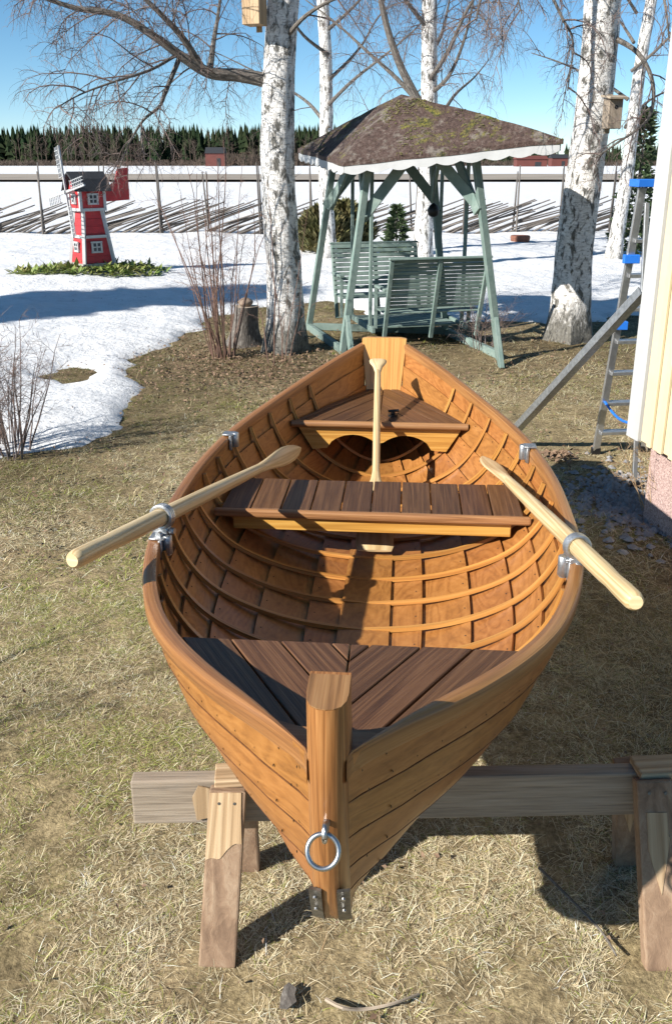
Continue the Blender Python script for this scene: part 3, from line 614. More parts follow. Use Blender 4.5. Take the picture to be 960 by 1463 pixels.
# ------------------------------------------------------------------ garden swing
FLf, FRf, BLf = Vector((.07, 10.3, 0)), Vector((1.9, 9.95, 0)), Vector((-.38, 11.85, 0)); BRf = FRf+BLf-FLf
FLr, FRr, BLr = Vector((.09, 9.95, 2.18)), Vector((2.27, 9.42, 2.40)), Vector((-.47, 11.95, 2.33)); BRr = FRr+BLr-FLr
sc_ = (FLf+FRf+BLf+BRf)/4; sw = thing('garden_swing', 'pale green garden swing with two benches under a mossy roof', 'garden swing', sc_)
def W(p): return Vector(p)-sc_
e1 = (FRf-FLf).normalized(); e2 = (BLf-FLf).normalized()
cr = (FLr+FRr+BLr+BRr)/4; tops = [cr+(c-cr)*.66-Vector((0, 0, .02)) for c in (FLr, FRr, BRr, BLr)]; feet = [FLf, FRf, BRf, BLf]; tops[1] -= e1*.34; tops[2] -= e1*.30; eav = [FLr, FRr, BRr, BLr]
def sbar(name, a, b, w_, h_, parent=sw, mat='green_paint', up=(0, 0, 1)):
    q = MB(); q.bar(W(a), W(b), w_, h_, up); return q.build(name, mat, parent, bevel=.004)
for i in range(4):
    sbar('post', feet[i]-Vector((0, 0, .03)), tops[i], .075, .075, up=e2)
    sbar('top_beam', tops[i], tops[(i+1) % 4], .06, .11)
    for j, k in ((i, (i+1) % 4), ((i+1) % 4, i)):
        a = tops[j].lerp(feet[j], .30); b = tops[j].lerp(tops[k], .42); off = (b-tops[k]).cross(Vector((0, 0, 1))).normalized()*(.055 if j == i else -.055)
        sbar('brace', a+off, b+off, .035, .12)
for i in (0, 1): sbar('foot_brace', feet[i].lerp(tops[i], .2), feet[i]+Vector((-.06 if i else .12, -.42 if i else -.3, -.02)), .05, .11)
for i in (1, 2, 3): sbar('sill', feet[i]+Vector((0, 0, .05)), feet[(i+1) % 4]+Vector((0, 0, .05)), .06, .09)
apex = cr+Vector((-.16, .0, .53))
q = MB(); n = 14                                          # sagging felt roof, four faces
def rp(i, u, v):
    a, b = eav[i], eav[(i+1) % 4]; p = (a.lerp(b, u)-cr)*1.02+cr; p = p.lerp(apex, v); p.z += .015*math.sin(v*math.pi)+.035*(float(fbm(p.x*4, p.y*4, 5, 3))-.5); return W(p)
for i in range(4):
    P = [[rp(i, u/n, v/n*.995) for u in range(n+1)] for v in range(n+1)]; q.grid(P, [[(u/n, v/n) for u in range(n+1)] for v in range(n+1)])
    P2 = [[p-Vector((0, 0, .045)) for p in r] for r in P]; q.grid(P2[::-1], [[(0, 0)]*(n+1)]*(n+1))
    q.grid([P2[0], P[0]], [[(0, 0)]*(n+1)]*2)
roof = q.build('roof', 'mossy_roof', sw, smooth=True)
for i in range(4):                                        # scalloped white fascia boards
    a, b = eav[i], eav[(i+1) % 4]; L = (b-a).length; d = (b-a)/L; nn = d.cross(Vector((0, 0, 1))).normalized(); ns = int(L/.24); top = [(0, -.03), (L, -.03)]; bot = []
    for k in range(ns*6, -1, -1): u = k/6 % 1; bot.append((L*k/(ns*6), -.115-.032*math.sin(math.pi*u) if u else -.115))
    pl = top+bot; q = MB(); q.prism(pl, -.011, .011, lambda u, v, s, a=a, d=d, nn=nn: W(a+d*u+Vector((0, 0, v))+nn*s)); q.build('fascia', 'white_paint', sw)
# scattered moss cushions on the roof
q = MB()
for i in range(1100):
    k = random.choice((0, 0, 0, 3)); u, v = random.random(), random.random()**1.4*.9; c = rp(k, u, v)
    if float(fbm(c.x*2.4+9, c.y*2.4, 4, 3)) < .52: continue
    r_ = random.uniform(.006, .022); q.add([c+Vector((r_*math.cos(a)*random.uniform(.6, 1.2), r_*math.sin(a)*random.uniform(.6, 1.2), 0)) for a in (0, 1.05, 2.1, 3.14, 4.2, 5.2)]+[c+Vector((0, 0, r_*.6))], [(j, (j+1) % 6, 6) for j in range(6)])
q.build('moss', 'juniper', roof, kind='stuff')
def bench(mid, face, wd, h0, slats, tilt, nm):
    """slatted bench; face = direction in which one would look when sitting"""
    mid = Vector(mid); f = face; s_ = Vector((-f.y, f.x, 0)); back = -f
    b0 = mid+back*.22+Vector((0, 0, h0)); up = (Vector((0, 0, 1))+back*tilt).normalized(); fro = MB()
    bo = None
    for k in (-.5, 0, .5):
        o = sbar('bench_upright', b0+s_*wd*k*.97-up*.38, b0+s_*wd*k*.97+up*.62, .05, .035, up=f); 
    for k in range(slats): c = b0+up*(.04+k*(.56/(slats-1)))+f*.03; sbar('bench_slat', c-s_*wd/2, c+s_*wd/2, .018, .5/slats, up=up)
    sbar('bench_top_rail', b0+up*.64-s_*(wd/2+.02), b0+up*.64+s_*(wd/2+.02), .06, .025)
    for k in range(5): c = mid+Vector((0, 0, h0-.04))+f*(-.16+k*.09); sbar('seat_slat', c-s_*wd/2, c+s_*wd/2, .075, .02)
    for k in (-.5, .5):
        c = mid+s_*wd*k+Vector((0, 0, h0)); sbar('armrest', c+back*.24+Vector((0, 0, .24)), c+f*.24+Vector((0, 0, .24)), .06, .03); sbar('bench_leg', c+f*.2-Vector((0, 0, .3)), c+f*.2+Vector((0, 0, .24)), .045, .045)
fm = (at(620, 455, 10.75)); bf = Vector((e2.x*.9+.02, e2.y, 0)).normalized()
bench((1.13, 10.74, .0), bf, 1.22, .50, 13, .28, 'front'); bench((.62, 12.0, 0), -bf, 1.22, .50, 10, .3, 'back')
ctr = Vector((.9, 11.35, .22))
for k in range(6): c = ctr+bf*(-.38+k*.15); s_ = Vector((-bf.y, bf.x, 0)); sbar('floor_board', c-s_*.55, c+s_*.55, .13, .025)
for (cx, cy) in ((-.6, -.45), (.6, -.45), (-.6, .45), (.6, .45)):
    s_ = Vector((-bf.y, bf.x, 0)); c = ctr-s_*cx+bf*cy; sbar('hanger_bar', c, c+Vector((0, 0, 2.08)), .04, .04, up=bf)
for cx in (-.6, .6): s_ = Vector((-bf.y, bf.x, 0)); c = ctr-s_*cx; sbar('floor_beam', c-bf*.62, c+bf*.62, .04, .07)
lp = at(619, 300, 10.9); lo = thing('hanging_lantern', 'dark metal lantern hanging inside the garden swing', 'lantern', lp-Vector((0, 0, .08)))
q = MB(); q.tube([(0, 0, 0), (0, 0, .02), (0, 0, .08), (0, 0, .13), (0, 0, .16)], [.03, .06, .075, .05, .012], 10); q.build('body', 'dark_metal', lo, smooth=True); q = MB(); q.tube([(0, 0, .15), (0, 0, .62)], .004, 5); q.build('chain', 'dark_metal', lo)
q = MB(); q.tube([(-.09, 0, .075), (0, 0, .1), (.09, 0, .07)], [.004, .02, .004], 6); q.build('spout', 'dark_metal', lo)

# ------------------------------------------------------------------ nest boxes, ladder, leaning rail
def nest(label, c, w_, h_, mat, rz):
    t = thing('nest_box', label, 'nest box', c, rz); q = MB()
    q.box((0, 0, h_/2), (w_, w_, h_)); q.build('body', mat, t, bevel=.004); q = MB(); q.box((0, -.02, h_+.012), (w_+.06, w_+.08, .025), Matrix.Rotation(R(8), 3, 'X')); q.build('roof', mat, t, bevel=.003)
    q = MB(); q.tube([(0, -w_/2-.004, h_*.7), (0, -w_/2+.01, h_*.7)], .022, 12); q.build('entrance', 'dark_metal', t); q = MB(); q.box((0, w_/2+.012, h_/2), (.06, .02, h_*1.3)); q.build('back_batten', mat, t)
p = at(364, 36, 10.22); nest('pale wooden nest box high on the thick birch above its long limb', p+Vector((0, .02, 0)), .2, .36, 'raw_wood', R(-20))
p = at(872, 184, 10.83); nest('grey weathered nest box on the stout birch by the house', p, .165, .33, 'grey_beam', R(10))
la = ray(850, 648, 0); lb_ = ray(905, 697, 0); lt = at(921, 268, 6.25)
lad = thing('step_ladder', 'aluminium step ladder with blue fittings behind the house corner', 'ladder', la)
def LW(p): return Vector(p)-la
side = Vector((.30, .42, 0))
def lbar(name, a, b, w_, h_, mat='aluminium', parent=lad, up=(0, 0, 1)):
    q = MB(); q.bar(LW(a), LW(b), w_, h_, up); return q.build(name, mat, parent, bevel=.003)
top1 = lt-Vector((.02, .0, 0)); fr2 = la+Vector((.40, .05, 0)); top2 = top1+Vector((.26, .03, 0))
lbar('rail', la, top1, .055, .025); lbar('rail', fr2, top2, .055, .025)
bk = lb_; lbar('rear_leg', bk, top1+Vector((.03, -.04, -.1)), .03, .03); lbar('rear_leg', bk+Vector((.4, .03, 0)), top2+Vector((.03, -.04, -.1)), .03, .03)
for k in range(7): f = .09+k*.122; lbar('step', la.lerp(top1, f), fr2.lerp(top2, f), .085, .025)
lbar('top_platform', top1+Vector((-.06, 0, .03)), top2+Vector((.04, 0, .03)), .16, .05, 'blue_plastic'); 
for f in (.76, .52): c = la.lerp(top1, f); lbar('blue_bracket', c+Vector((-.05, -.02, 0)), c+Vector((.06, -.02, .0)), .05, .06, 'blue_plastic')
q = MB(); a, b = LW(la.lerp(top1, .22)), LW(bk.lerp(top1, .22)); q.tube([a.lerp(b, i/8)-Vector((0, 0, .05*math.sin(math.pi*i/8))) for i in range(9)], .01, 6); q.build('rope', 'blue_plastic', lad)
for c in (la, fr2, bk): lbar('rubber_foot', c-Vector((0, 0, .012)), c+Vector((0, 0, .05)), .07, .04, 'dark_metal', up=(0, 1, 0))
ra_, rb_ = ray(722, 634, .01), at(922, 418, 5.42)
rl = thing('metal_rail', 'long grey galvanised channel rail leaning on the house corner', 'rail', ra_)
d = (rb_-ra_); vv = Vector((0, 0, 1)); upv = (d.cross(vv)).cross(d).normalized(); q = MB(); q.bar(Vector((0, 0, 0)), d, .07, .012, upv); q.build('web', 'galvanised', rl)
sdv = d.cross(vv).normalized()
for k in (-1, 1): q = MB(); q.bar(sdv*.033*k+upv*.02, d+sdv*.033*k+upv*.02, .008, .05, upv); q.build('flange', 'galvanised', rl)

# ------------------------------------------------------------------ sawhorses
def sawhorse(label, a, b, feet_, h):
    a, b = Vector(a), Vector(b); t = thing('sawhorse', label, 'sawhorse', ((a.x+b.x)/2, (a.y+b.y)/2, 0)); o0 = t.location.copy(); q = MB()
    q.bar(a-o0, b-o0, .05, .15); q.build('beam', 'grey_beam', t, bevel=.006)
    for i, (tp, ft, w_) in enumerate(feet_):
        tp, ft = Vector(tp), Vector(ft); q = MB(); q.bar(ft-o0, tp-o0, w_, .048, (0, 1, 0)); lg = q.build('leg', 'bark_wood', t, bevel=.006)
        d = (tp-ft); u = d.normalized(); n_ = Vector((1, 0, 0)).cross(u); n_ = n_ if n_.y < 0 else -n_; c0 = ft+d*(.66 if i % 2 == 0 else .5)-o0; q = MB()
        hw_ = .49 if i % 2 == 0 else .3; pts = [(-hw_+2*hw_*k/12, .22*(float(fbm(k*.21, i*5.3, 3, 2))-.5)+.28*(k/12-.5)+(.0 if i % 2 == 0 else .8*abs(k/6-1)-.3)) for k in range(13)]+[(hw_*.86, .6), (hw_*.8, .98), (-hw_, .98)]
        ll = d.length*.34; q.prism([(x*w_*.98, y*ll) for x, y in pts], .0225, .0265, lambda x, y, z, c0=c0, u=u, n_=n_: c0+Vector((1, 0, 0))*x+u*y+n_*z); q.build('cut_face', 'raw_wood', lg)
        for k in (-.2, .22):
            q = MB(); c = tp-u*(.03+.02*abs(k))+Vector((k*w_, 0, 0))-o0+n_*.0245; q.tube([c, c+n_*.003], .0045, 8); q.build('screw', 'plate_metal', lg)
    return t
Lb, Rb = at(192, 1150, 2.135), at(914, 1138, 2.17); zc = .405; Lb.z = zc; Rb.z = zc+.004
fl, fr_ = ray(311, 1376, 0), ray(946, 1382, 0); bl, br = ray(352, 1238, 0), ray(895, 1230, 0)
tl, tr = at(326, 1117, 2.08), at(934, 1100, 2.115)
tl.z = .485; tr.z = .49
sawhorse('rough sawhorse with grey beam carrying the bow of the boat', Lb, Rb, [(tl, fl, .105), (tr, fr_, .11), ((tl.x+.02, 2.192, .455), bl, .09), ((tr.x-.03, 2.228, .46), br, .09)], .48)
sh = bpy.data.objects['sawhorse']; o0 = sh.location.copy()
for px_, wd_, Y_ in ((330, .09, 2.125), (935, .13, 2.16)):
    c = at(px_, 1112, Y_); c.z = .495; q = MB(); q.box(c-o0, (wd_, .085, .024), Matrix.Rotation(.08, 3, 'Z')); q.build('top_block', 'raw_wood', sh, bevel=.003)
c = at(290, 1150, 2.105); c.z = .41; q = MB(); q.prism([(-.02, -.06), (.02, -.05), (.03, .05), (-.01, .062), (-.03, .02)], 0, .004, lambda x, y, z: (c.x-o0.x+x, c.y-o0.y-z+.003, c.z+y), du=(0, 1)); q.build('cut_face', 'raw_wood', sh)

# ------------------------------------------------------------------ wooden rowing boat
YAW = R(4.6); boat = thing('rowing_boat', 'varnished clinker wooden rowing boat resting on sawhorses', 'boat', (-.02, 1.36, 0), -YAW)
BM = Matrix.Translation((-.02, 1.36, 0)) @ Matrix.Rotation(-YAW, 4, 'Z'); BI = BM.inverted()
_hs = spline([0, .24, .54, .94, 1.44, 1.94, 2.54, 3.04, 3.54, 3.94], [1.115, 1.08, 1.035, .99, .957, .945, .96, 1.0, 1.065, 1.135])
_b = spline([0, .15, .33, .5, .7, .9, 1.1, 1.35, 1.7, 2.05, 2.35, 2.6, 2.85, 3.08, 3.3, 3.57, 3.93], [.034, .135, .278, .403, .518, .597, .655, .705, .732, .738, .716, .676, .608, .527, .44, .32, .115])
_fx = spline([i/6 for i in range(7)], [0, .30, .545, .745, .875, .957, 1]); _fz = spline([i/6 for i in range(7)], [0, .055, .165, .33, .535, .765, 1])
_st = spline([.44, .47, .52, .60, .72, .90, 1.10, 1.30], [.62, .40, .25, .155, .085, .033, .007, 0])      # stem front: s of height
def hk(s): return .53+.06*float(sm(2.9, 3.9, s))
def zn(s, t):
    w_ = 1-float(sm(0, 1.4, s)); wsn = float(sm(2.7, 3.9, s))*.35; k = max(w_, wsn); return hk(s)+(_hs(s)-hk(s))*(_fz(t)*(1-k)+k*t**1.08)
_s0c = {}
def s0(t):
    k = round(t, 4)
    if k not in _s0c:
        s = .1
        for _ in range(40): s = .5*s+.5*(_st(max(.47, zn(s, t)))+.05)
        _s0c[k] = s
    return _s0c[k]
def s1(t): return 3.78+.15*_fz(t)
def SX(s, t):
    a, b = s0(t), s1(t); sp_ = (s-a)/(b-a)*3.93; sp_ = sp_*(1+.42*(1-t)*math.exp(-(sp_/.7)**2)); return max(.0, _fx(t)*_b(min(3.93, max(0, sp_)))+.03*(1-_fx(t))*max(0, 1-sp_/.4)*1)
def sec(s, t, off=0, side=1):
    e = .01; t0_, t1_ = max(0, t-e), min(1, t+e); x, z = SX(s, t), zn(s, t); dx, dz = SX(s, t1_)-SX(s, t0_), zn(s, t1_)-zn(s, t0_); l = math.hypot(dx, dz) or 1
    return Vector((side*(x+off*dz/l), s, z-off*dx/l))
def hw(s, z):
    lo, hi = 0., 1.
    for _ in range(30):
        m_ = (lo+hi)/2
        if zn(s, m_) < z: lo = m_
        else: hi = m_
    return SX(s, lo)
NS = 6; TH = .011; edges = [i/NS for i in range(NS+1)]
for side in (-1, 1):
    for i in range(NS):
        q = MB(); nu, nv = 44, 5; ta, tb = edges[i], edges[i+1]; tlo = ta-(.028 if i else 0); inn = []; out = []; ui = []; uo = []
        for a in range(nu+1):
            f = a/nu; ri = []; ro = []; u1 = []
            for c in range(nv+2):
                t = tlo+(tb-tlo)*(0 if c == 0 else (.06 if c == 1 else (c-1)/nv)); s = s0(t)+(s1(t)-s0(t))*(f**1.25 if f < 1 else 1); o = TH*1.05*(1-max(0, (t-ta)/(tb-ta))) if i else TH*.5*(1-(t-ta)/(tb-ta)); bw_ = float(sm(0, .14, s-s0(t))); o = o*bw_*1.25-.006*(1-bw_)
                ri.append(sec(s, t, o, side)); ro.append(sec(s, t, o+(TH if c or not i else 0), side)); u1.append((s, (t-tlo)*.95+i*.31+side))
            inn.append(ri); out.append(ro); ui.append(u1)
        ring = [inn[a]+out[a][::-1] for a in range(nu+1)]; ur = [ui[a]+[(p[0], p[1]+.5) for p in ui[a][::-1]] for a in range(nu+1)]
        if side > 0: ring = [r[::-1] for r in ring]; ur = [r[::-1] for r in ur]
        q.grid(ring, ur, True); m_ = len(ring[0]); bs_ = (nu)*m_
        q.f.append(tuple(range(m_))[::-1] if True else None); q.u.append([(0, 0)]*m_); q.f.append(tuple(bs_+k for k in range(m_))); q.u.append([(0, 0)]*m_)
        # inside and outside of one plank share its varnish
        so = q.build('strake', 'plank_varnish', boat, smooth=True)
        if i:                                             # dark ribbon coloured in as the shadow line of the lap
            q = MB(); P = []
            for a in range(45):
                f = a/44; row = []
                for dt, oo in ((-.0305, .0), (-.0325, .006), (-.026, TH+.0008), (-.0205, TH+.0012), (-.019, TH-.004)):
                    t = ta+dt; s = s0(t)+(s1(t)-s0(t))*f**1.25; bw_ = float(sm(0, .14, s-s0(t))); row.append(sec(s, t, TH*1.05*1.25*bw_-.006*(1-bw_)+oo, side))
                P.append(row if side < 0 else row[::-1])
            q.grid(P, [[(0, 0)]*5]*45); q.build('lap_shadow', 'lap_shadow_line', so, smooth=True)
# ribs
for s in [.50+.205*k for k in range(16)]:
    for side in (-1, 1):
        if s > 3.4: continue
        q = MB(); P = []; U = []; nseg = 22; tm = .945 if 0.8 < s < 3.6 else .9; L = 0; wv = .011; hh = .014
        for k in range(nseg+1):
            t = tm*k/nseg; base = sec(s, t, -.001, side); inn_ = sec(s, t, -hh-.001, side)
            if k: L += (base-pb).length
            pb = base; y = Vector((0, wv, 0))
            row = [base-y, base+y, inn_+y*.75, inn_-y*.75]
            P.append(row if side > 0 else row[::-1]); U.append([(L, 0), (L, .02), (L, .04), (L, .06)])
        q.grid(P, U, True); q.f.append(tuple(range(4))); q.u.append([(0, 0)]*4); q.f.append(tuple((nseg)*4+3-k for k in range(4))); q.u.append([(0, 0)]*4)
        q.build('rib', 'rib_wood', boat)
# keel board inside, keel outside
q = MB(); P = []; U = []
for k in range(31):
    s = .75+(3.7-.75)*k/30; wd = .095*min(1, (s-.5)/.5)*min(1, (3.95-s)/.6); z = max(hk(s)+.007, 0)+.004; P.append([(-wd, s, z), (-wd, s, z+.004), (wd, s, z+.004), (wd, s, z)][::-1]); U.append([(s, 0), (s, .01), (s, .2), (s, .21)])
q.grid(P, U, True); q.build('keel_board', 'plank_varnish', boat)
q = MB(); P = []; U = []
for k in range(25):
    s = .42+(3.8-.42)*k/24; z1_ = hk(s)-.004; z0_ = .482; P.append([(-.022, s, z0_), (-.03, s, z1_), (.03, s, z1_), (.022, s, z0_)]); U.append([(s, 0), (s, .04), (s, .09), (s, .13)])
q.grid(P, U, True); q.build('keel', 'stem_wood', boat)
# stem post
q = MB(); P = []; U = []; zz = [1.248, 1.19, 1.1, 1.0, .9, .8, .72, .65, .6, .56, .52, .49, .47]; L = 0; prev = None
for z in zz:
    s = _st(z); e = .004; tz = Vector((0, _st(min(1.3, z+e))-_st(max(.44, z-e)), 2*e if z < 1.296 else e)).normalized(); nin = Vector((0, tz.z, -tz.y)); nin = nin if nin.y > 0 else -nin
    c = Vector((0, s, z)); L += (c-prev).length if prev else 0; prev = c; row = []; wf = .0405; d_ = .125 if z > 1.12 else .15
    pr = [(-1, d_), (-1, .055), (-.93, .03), (-.72, .012), (-.4, .003), (0, 0), (.4, .003), (.72, .012), (.93, .03), (1, .055), (1, d_)]
    if z < .66: pr = [(-1, d_), (-1, .05), (-.95, .02), (-.9, .006), (-.5, 0), (0, 0), (.5, 0), (.9, .006), (.95, .02), (1, .05), (1, d_)]
    for x, dd in pr: row.append(c+Vector((x*wf, 0, 0))+nin*dd)
    P.append(row); U.append([(L, k*.014) for k in range(11)])
q.grid(P, U, True); q.f.append(tuple(range(11))); q.u.append([(p.y*3, p.x) for p in P[0]]); q.f.append(tuple(12*11+10-k for k in range(11))); q.u.append([(0, 0)]*11)
stem = q.build('stem_post', 'stem_wood', boat, smooth=True, bevel=.0)
q = MB(); q.prism([(p.x*.985, p.y) for p in P[0]], 1.249, 1.2505); q.build('end_grain', 'batten_wood', stem)
for k in (-1, 1):                                         # metal shoes at the forefoot
    q = MB(); pp = []
    for z in (.765, .735, .70, .66, .62, .58): pp.append((z, _st(z)))
    for a in range(len(pp)-1):
        (za, sa), (zb, sb) = pp[a], pp[a+1]; q.add([(k*.016, sa-.004, za), (k*.043, sa+.002, za), (k*.043, sb+.002, zb), (k*.016, sb-.004, zb), (k*.016, sa+.004, za), (k*.043, sa+.01, za), (k*.043, sb+.01, zb), (k*.016, sb+.004, zb)], BF)
    pl = q.build('metal_shoe', 'plate_metal', boat)
    for z in (.742, .69): q = MB(); c = Vector((k*.03, _st(z)-.003, z)); q.tube([c, c+Vector((0, -.004, -.002))], .0045, 8); q.build('screw', 'steel', pl)
rc = Vector((0, _st(.985)-.004, .985)); ring_root = MB()
ring_root.tube([rc+Vector((0, .03, .0)), rc+Vector((0, -.022, .0))], .007, 8); eb = ring_root
eb.tube([rc+Vector((0, -.022+.0*math.cos(a), 0))+Vector((0, -.014*math.cos(a)-.004, .016*math.sin(a))) for a in [k*6.2832/14 for k in range(15)]], .0055, 8, False); eye = eb.build('eye_bolt', 'steel', boat, smooth=True)
q = MB(); c = rc+Vector((-.002, -.046, -.0255)); q.tube([c+Vector((.0300*math.cos(a), .016*math.sin(a), .0265*math.sin(a))) for a in [k*6.2832/40 for k in range(41)]], .0052, 10, False); q.build('mooring_ring', 'steel', eye, smooth=True)
# gunwale rails
for side in (-1, 1):
    q = MB(); P = []; U = []; n = 60
    prof = [(-.012, -.046), (-.013, -.004), (-.010, .003), (.0, .006), (.018, .006), (.027, .002), (.031, -.007), (.031, -.036), (.026, -.045), (.012, -.047)]
    for a in range(n+1):
        f = a/n; s = s0(1)-.03+(3.93-s0(1)+.03)*f**1.3; kx = .06+.94*float(sm(.02, .42, s)); x, z = SX(max(s, s0(1)), 1), _hs(s); e = .02; tx = (SX(min(3.93, s+e), 1)-SX(max(s0(1), s-e), 1))/(2*e); l = math.hypot(tx, 1); n2 = Vector((1/l, -tx/l, 0))
        if s < s0(1)+.05: n2 = Vector((1, -.25, 0)).normalized()
        row = []
        for dx, dz in prof: pt = Vector((x, s, z))+n2*((dx+.005)*kx)+Vector((0, 0, dz)); pt.x = max(pt.x, .038) if s < .5 else max(pt.x, .0); row.append(Vector((side*pt.x, pt.y, pt.z)))
        P.append(row if side < 0 else row[::-1]); U.append([(s, k*.02) for k in range(10)])
    q.grid(P, U, True); q.f.append(tuple(range(9, -1, -1))); q.u.append([(0, 0)]*10); q.f.append(tuple(n*10+k for k in range(10))); q.u.append([(0, 0)]*10)
    q.build('gunwale_rail', 'rail_wood', boat, smooth=True)
# transom
q = MB(); zt, zb = 1.165, .56; ct = []
def tp(x, z, d): return Vector((x, s1(0)-.02+.15*((z-.55)/.58)+d, z))
pl = [(-.136, zt), (-.126, 1.05), (-.105, .85), (-.05, zb), (.05, zb), (.105, .85), (.126, 1.05), (.136, zt), (.10, zt+.006), (-.10, zt+.006)]
q.prism(pl, 0, .045, lambda x, z, d: tp(x, z, d), du=(0, 1)); q.build('transom', 'transom_wood', boat, bevel=.004)
# clipping of planks to the deck outlines
def clip(poly, nx, ny, c):                                # keep nx*x+ny*y >= c
    out = []
    for i in range(len(poly)):
        a, b = poly[i], poly[(i+1) % len(poly)]; da, db = nx*a[0]+ny*a[1]-c, nx*b[0]+ny*b[1]-c
        if da >= 0: out.append(a)
        if (da > 0) != (db > 0) and abs(da-db) > 1e-12: t = da/(da-db); out.append((a[0]+(b[0]-a[0])*t, a[1]+(b[1]-a[1])*t))
    return out
def chevron(half, z0, z1, ang, c0, step, sdir, parent, gap=.003):
    """mitred planks: half = outline of the right half, sdir=+1 when planks open towards the stern"""
    nx, ny = math.cos(ang), -math.sin(ang)*sdir
    for side in (-1, 1):
        h_ = clip(half, 1, 0, gap*.7); k = -12
        while k < 14:
            p_ = clip(clip(h_, nx, ny, c0+k*step+gap), -nx, -ny, -(c0+(k+1)*step-gap)); k += 1
            if len(p_) < 3: continue
            ar = abs(sum(p_[i][0]*p_[(i+1) % len(p_)][1]-p_[(i+1) % len(p_)][0]*p_[i][1] for i in range(len(p_))))/2
            if ar < .0006: continue
            p_ = [(side*x, y) for x, y in p_]; q = MB(); q.prism(p_, z0, z1+random.uniform(-.001, .0015), du=(side*math.sin(ang), math.cos(ang)*sdir)); q.build('plank', 'deck_plank', parent, bevel=.0025)
fd = thing('x', None, None); bpy.data.objects.remove(fd)
ZD = .945; dk = MB(); outline = [(hw(s, ZD)-.014, s) for s in np.linspace(.17, .745, 12)]
half = [(0, .17)]+outline+[(0, .745)]
q = MB(); q.box((0, .735, ZD-.045), (2*hw(.735, ZD-.05)-.02, .03, .05)); deck = q.build('bow_deck', 'batten_wood', boat)
chevron(half, ZD-.022, ZD, R(32), .848*.055-.53*.745, .118, 1, deck)
q = MB(); bh = [(0, .135)]+[(hw(s, 1.055)-.012, s) for s in np.linspace(.13, .24, 5)]; w_ = hw(.24, 1.055)-.012
bh2 = [(x, y) for x, y in bh[1:]]; pl = bh2+[(w_*.5, .215), (0, .205), (-w_*.5, .215)]+[(-x, y) for x, y in reversed(bh2)]
q.prism(pl, 1.03, 1.06, du=(1, 0)); q.build('breasthook', 'batten_wood', boat, bevel=.003)
# stern seat
ZS = .87; sa, sb = 3.12, 3.845; outl = [(hw(s, ZS)-.012, s) for s in np.linspace(sa, sb, 12)]; half = [(0, sa)]+outl+[(0, sb)]
ap = MB(); wa = hw(sa+.03, ZS-.03)-.006; wb = hw(sa+.03, ZS-.158)-.004; arch = []
for k in range(0, 25):
    u = k/24; x = wb*.78-(2*wb*.78)*u; v = abs(math.sin(2*math.pi*u))**.55; arch.append((x, ZS-.15+.078*v-(0.0 if 0 < k < 24 else 0)))
arch[12] = (arch[12][0], ZS-.118)
pl = [(-wa, ZS-.026), (-wb*1.0, ZS-.158)]+[(x, z) for x, z in reversed(arch)]+[(wb*1.0, ZS-.158), (wa, ZS-.026)]
ap.prism(pl, sa+.012, sa+.036, lambda x, z, d: (x, d, z), du=(1, 0)); seat = ap.build('stern_seat', 'bright_pine', boat)
chevron(half, ZS-.022, ZS, R(29), .875*.06+.485*sa+.02, .105, -1, seat)
q = MB(); wa = hw(sa, ZS)-.004; q.tube([(-wa, sa-.006, ZS-.010), (0, sa-.006, ZS-.010), (wa, sa-.006, ZS-.010)], .0185, 10); q.build('edge_batten', 'batten_wood', seat, smooth=True)
q = MB(); q.tube([(.07, 3.26, ZS), (.07, 3.26, ZS+.012)], .028, 14); q.tube([(.07, 3.26, ZS+.012), (.07, 3.26, ZS+.03)], .012, 10); q.tube([(.045, 3.25, ZS+.03), (.10, 3.27, ZS+.03)], .008, 8); q.build('drain_plug', 'dark_metal', seat, smooth=True)
# middle thwart
ZT = .79; ta_, tb_ = 2.07, 2.44; thw = MB(); we = hw(ta_+.01, ZT-.09)-.006
thw.box((0, ta_+.006, ZT-.062), (2*we, .026, .062)); thw.box((0, tb_-.05, ZT-.058), (2*(hw(tb_-.05, ZT-.06)-.01), .028, .055)); th_ = thw.build('thwart', 'bright_pine', boat, bevel=.003)
nb = 11; wmax = max(hw(ta_, ZT), hw(tb_, ZT))-.012; bw = .128
for k in range(-6, 6):
    x0_, x1_ = k*bw+.003, (k+1)*bw-.003; ra = hw(ta_, ZT)-.012; rb2 = hw(tb_, ZT)-.012
    poly = [(-ra, ta_), (ra, ta_), (rb2, tb_), (-rb2, tb_)]; poly = clip(clip(poly, 1, 0, x0_), -1, 0, -x1_)
    if len(poly) < 3 or max(p[0] for p in poly)-min(p[0] for p in poly) < .02: continue
    q = MB(); q.prism(poly, ZT-.022, ZT+random.uniform(-.001, .002), du=(0, 1)); q.build('plank', 'deck_plank', th_, bevel=.003)
q = MB(); wa = hw(ta_, ZT)-.008; q.bar((-wa, ta_-.016, ZT-.013), (wa, ta_-.016, ZT-.013), .028, .034); q.build('edge_batten', 'batten_wood', th_, bevel=.009)
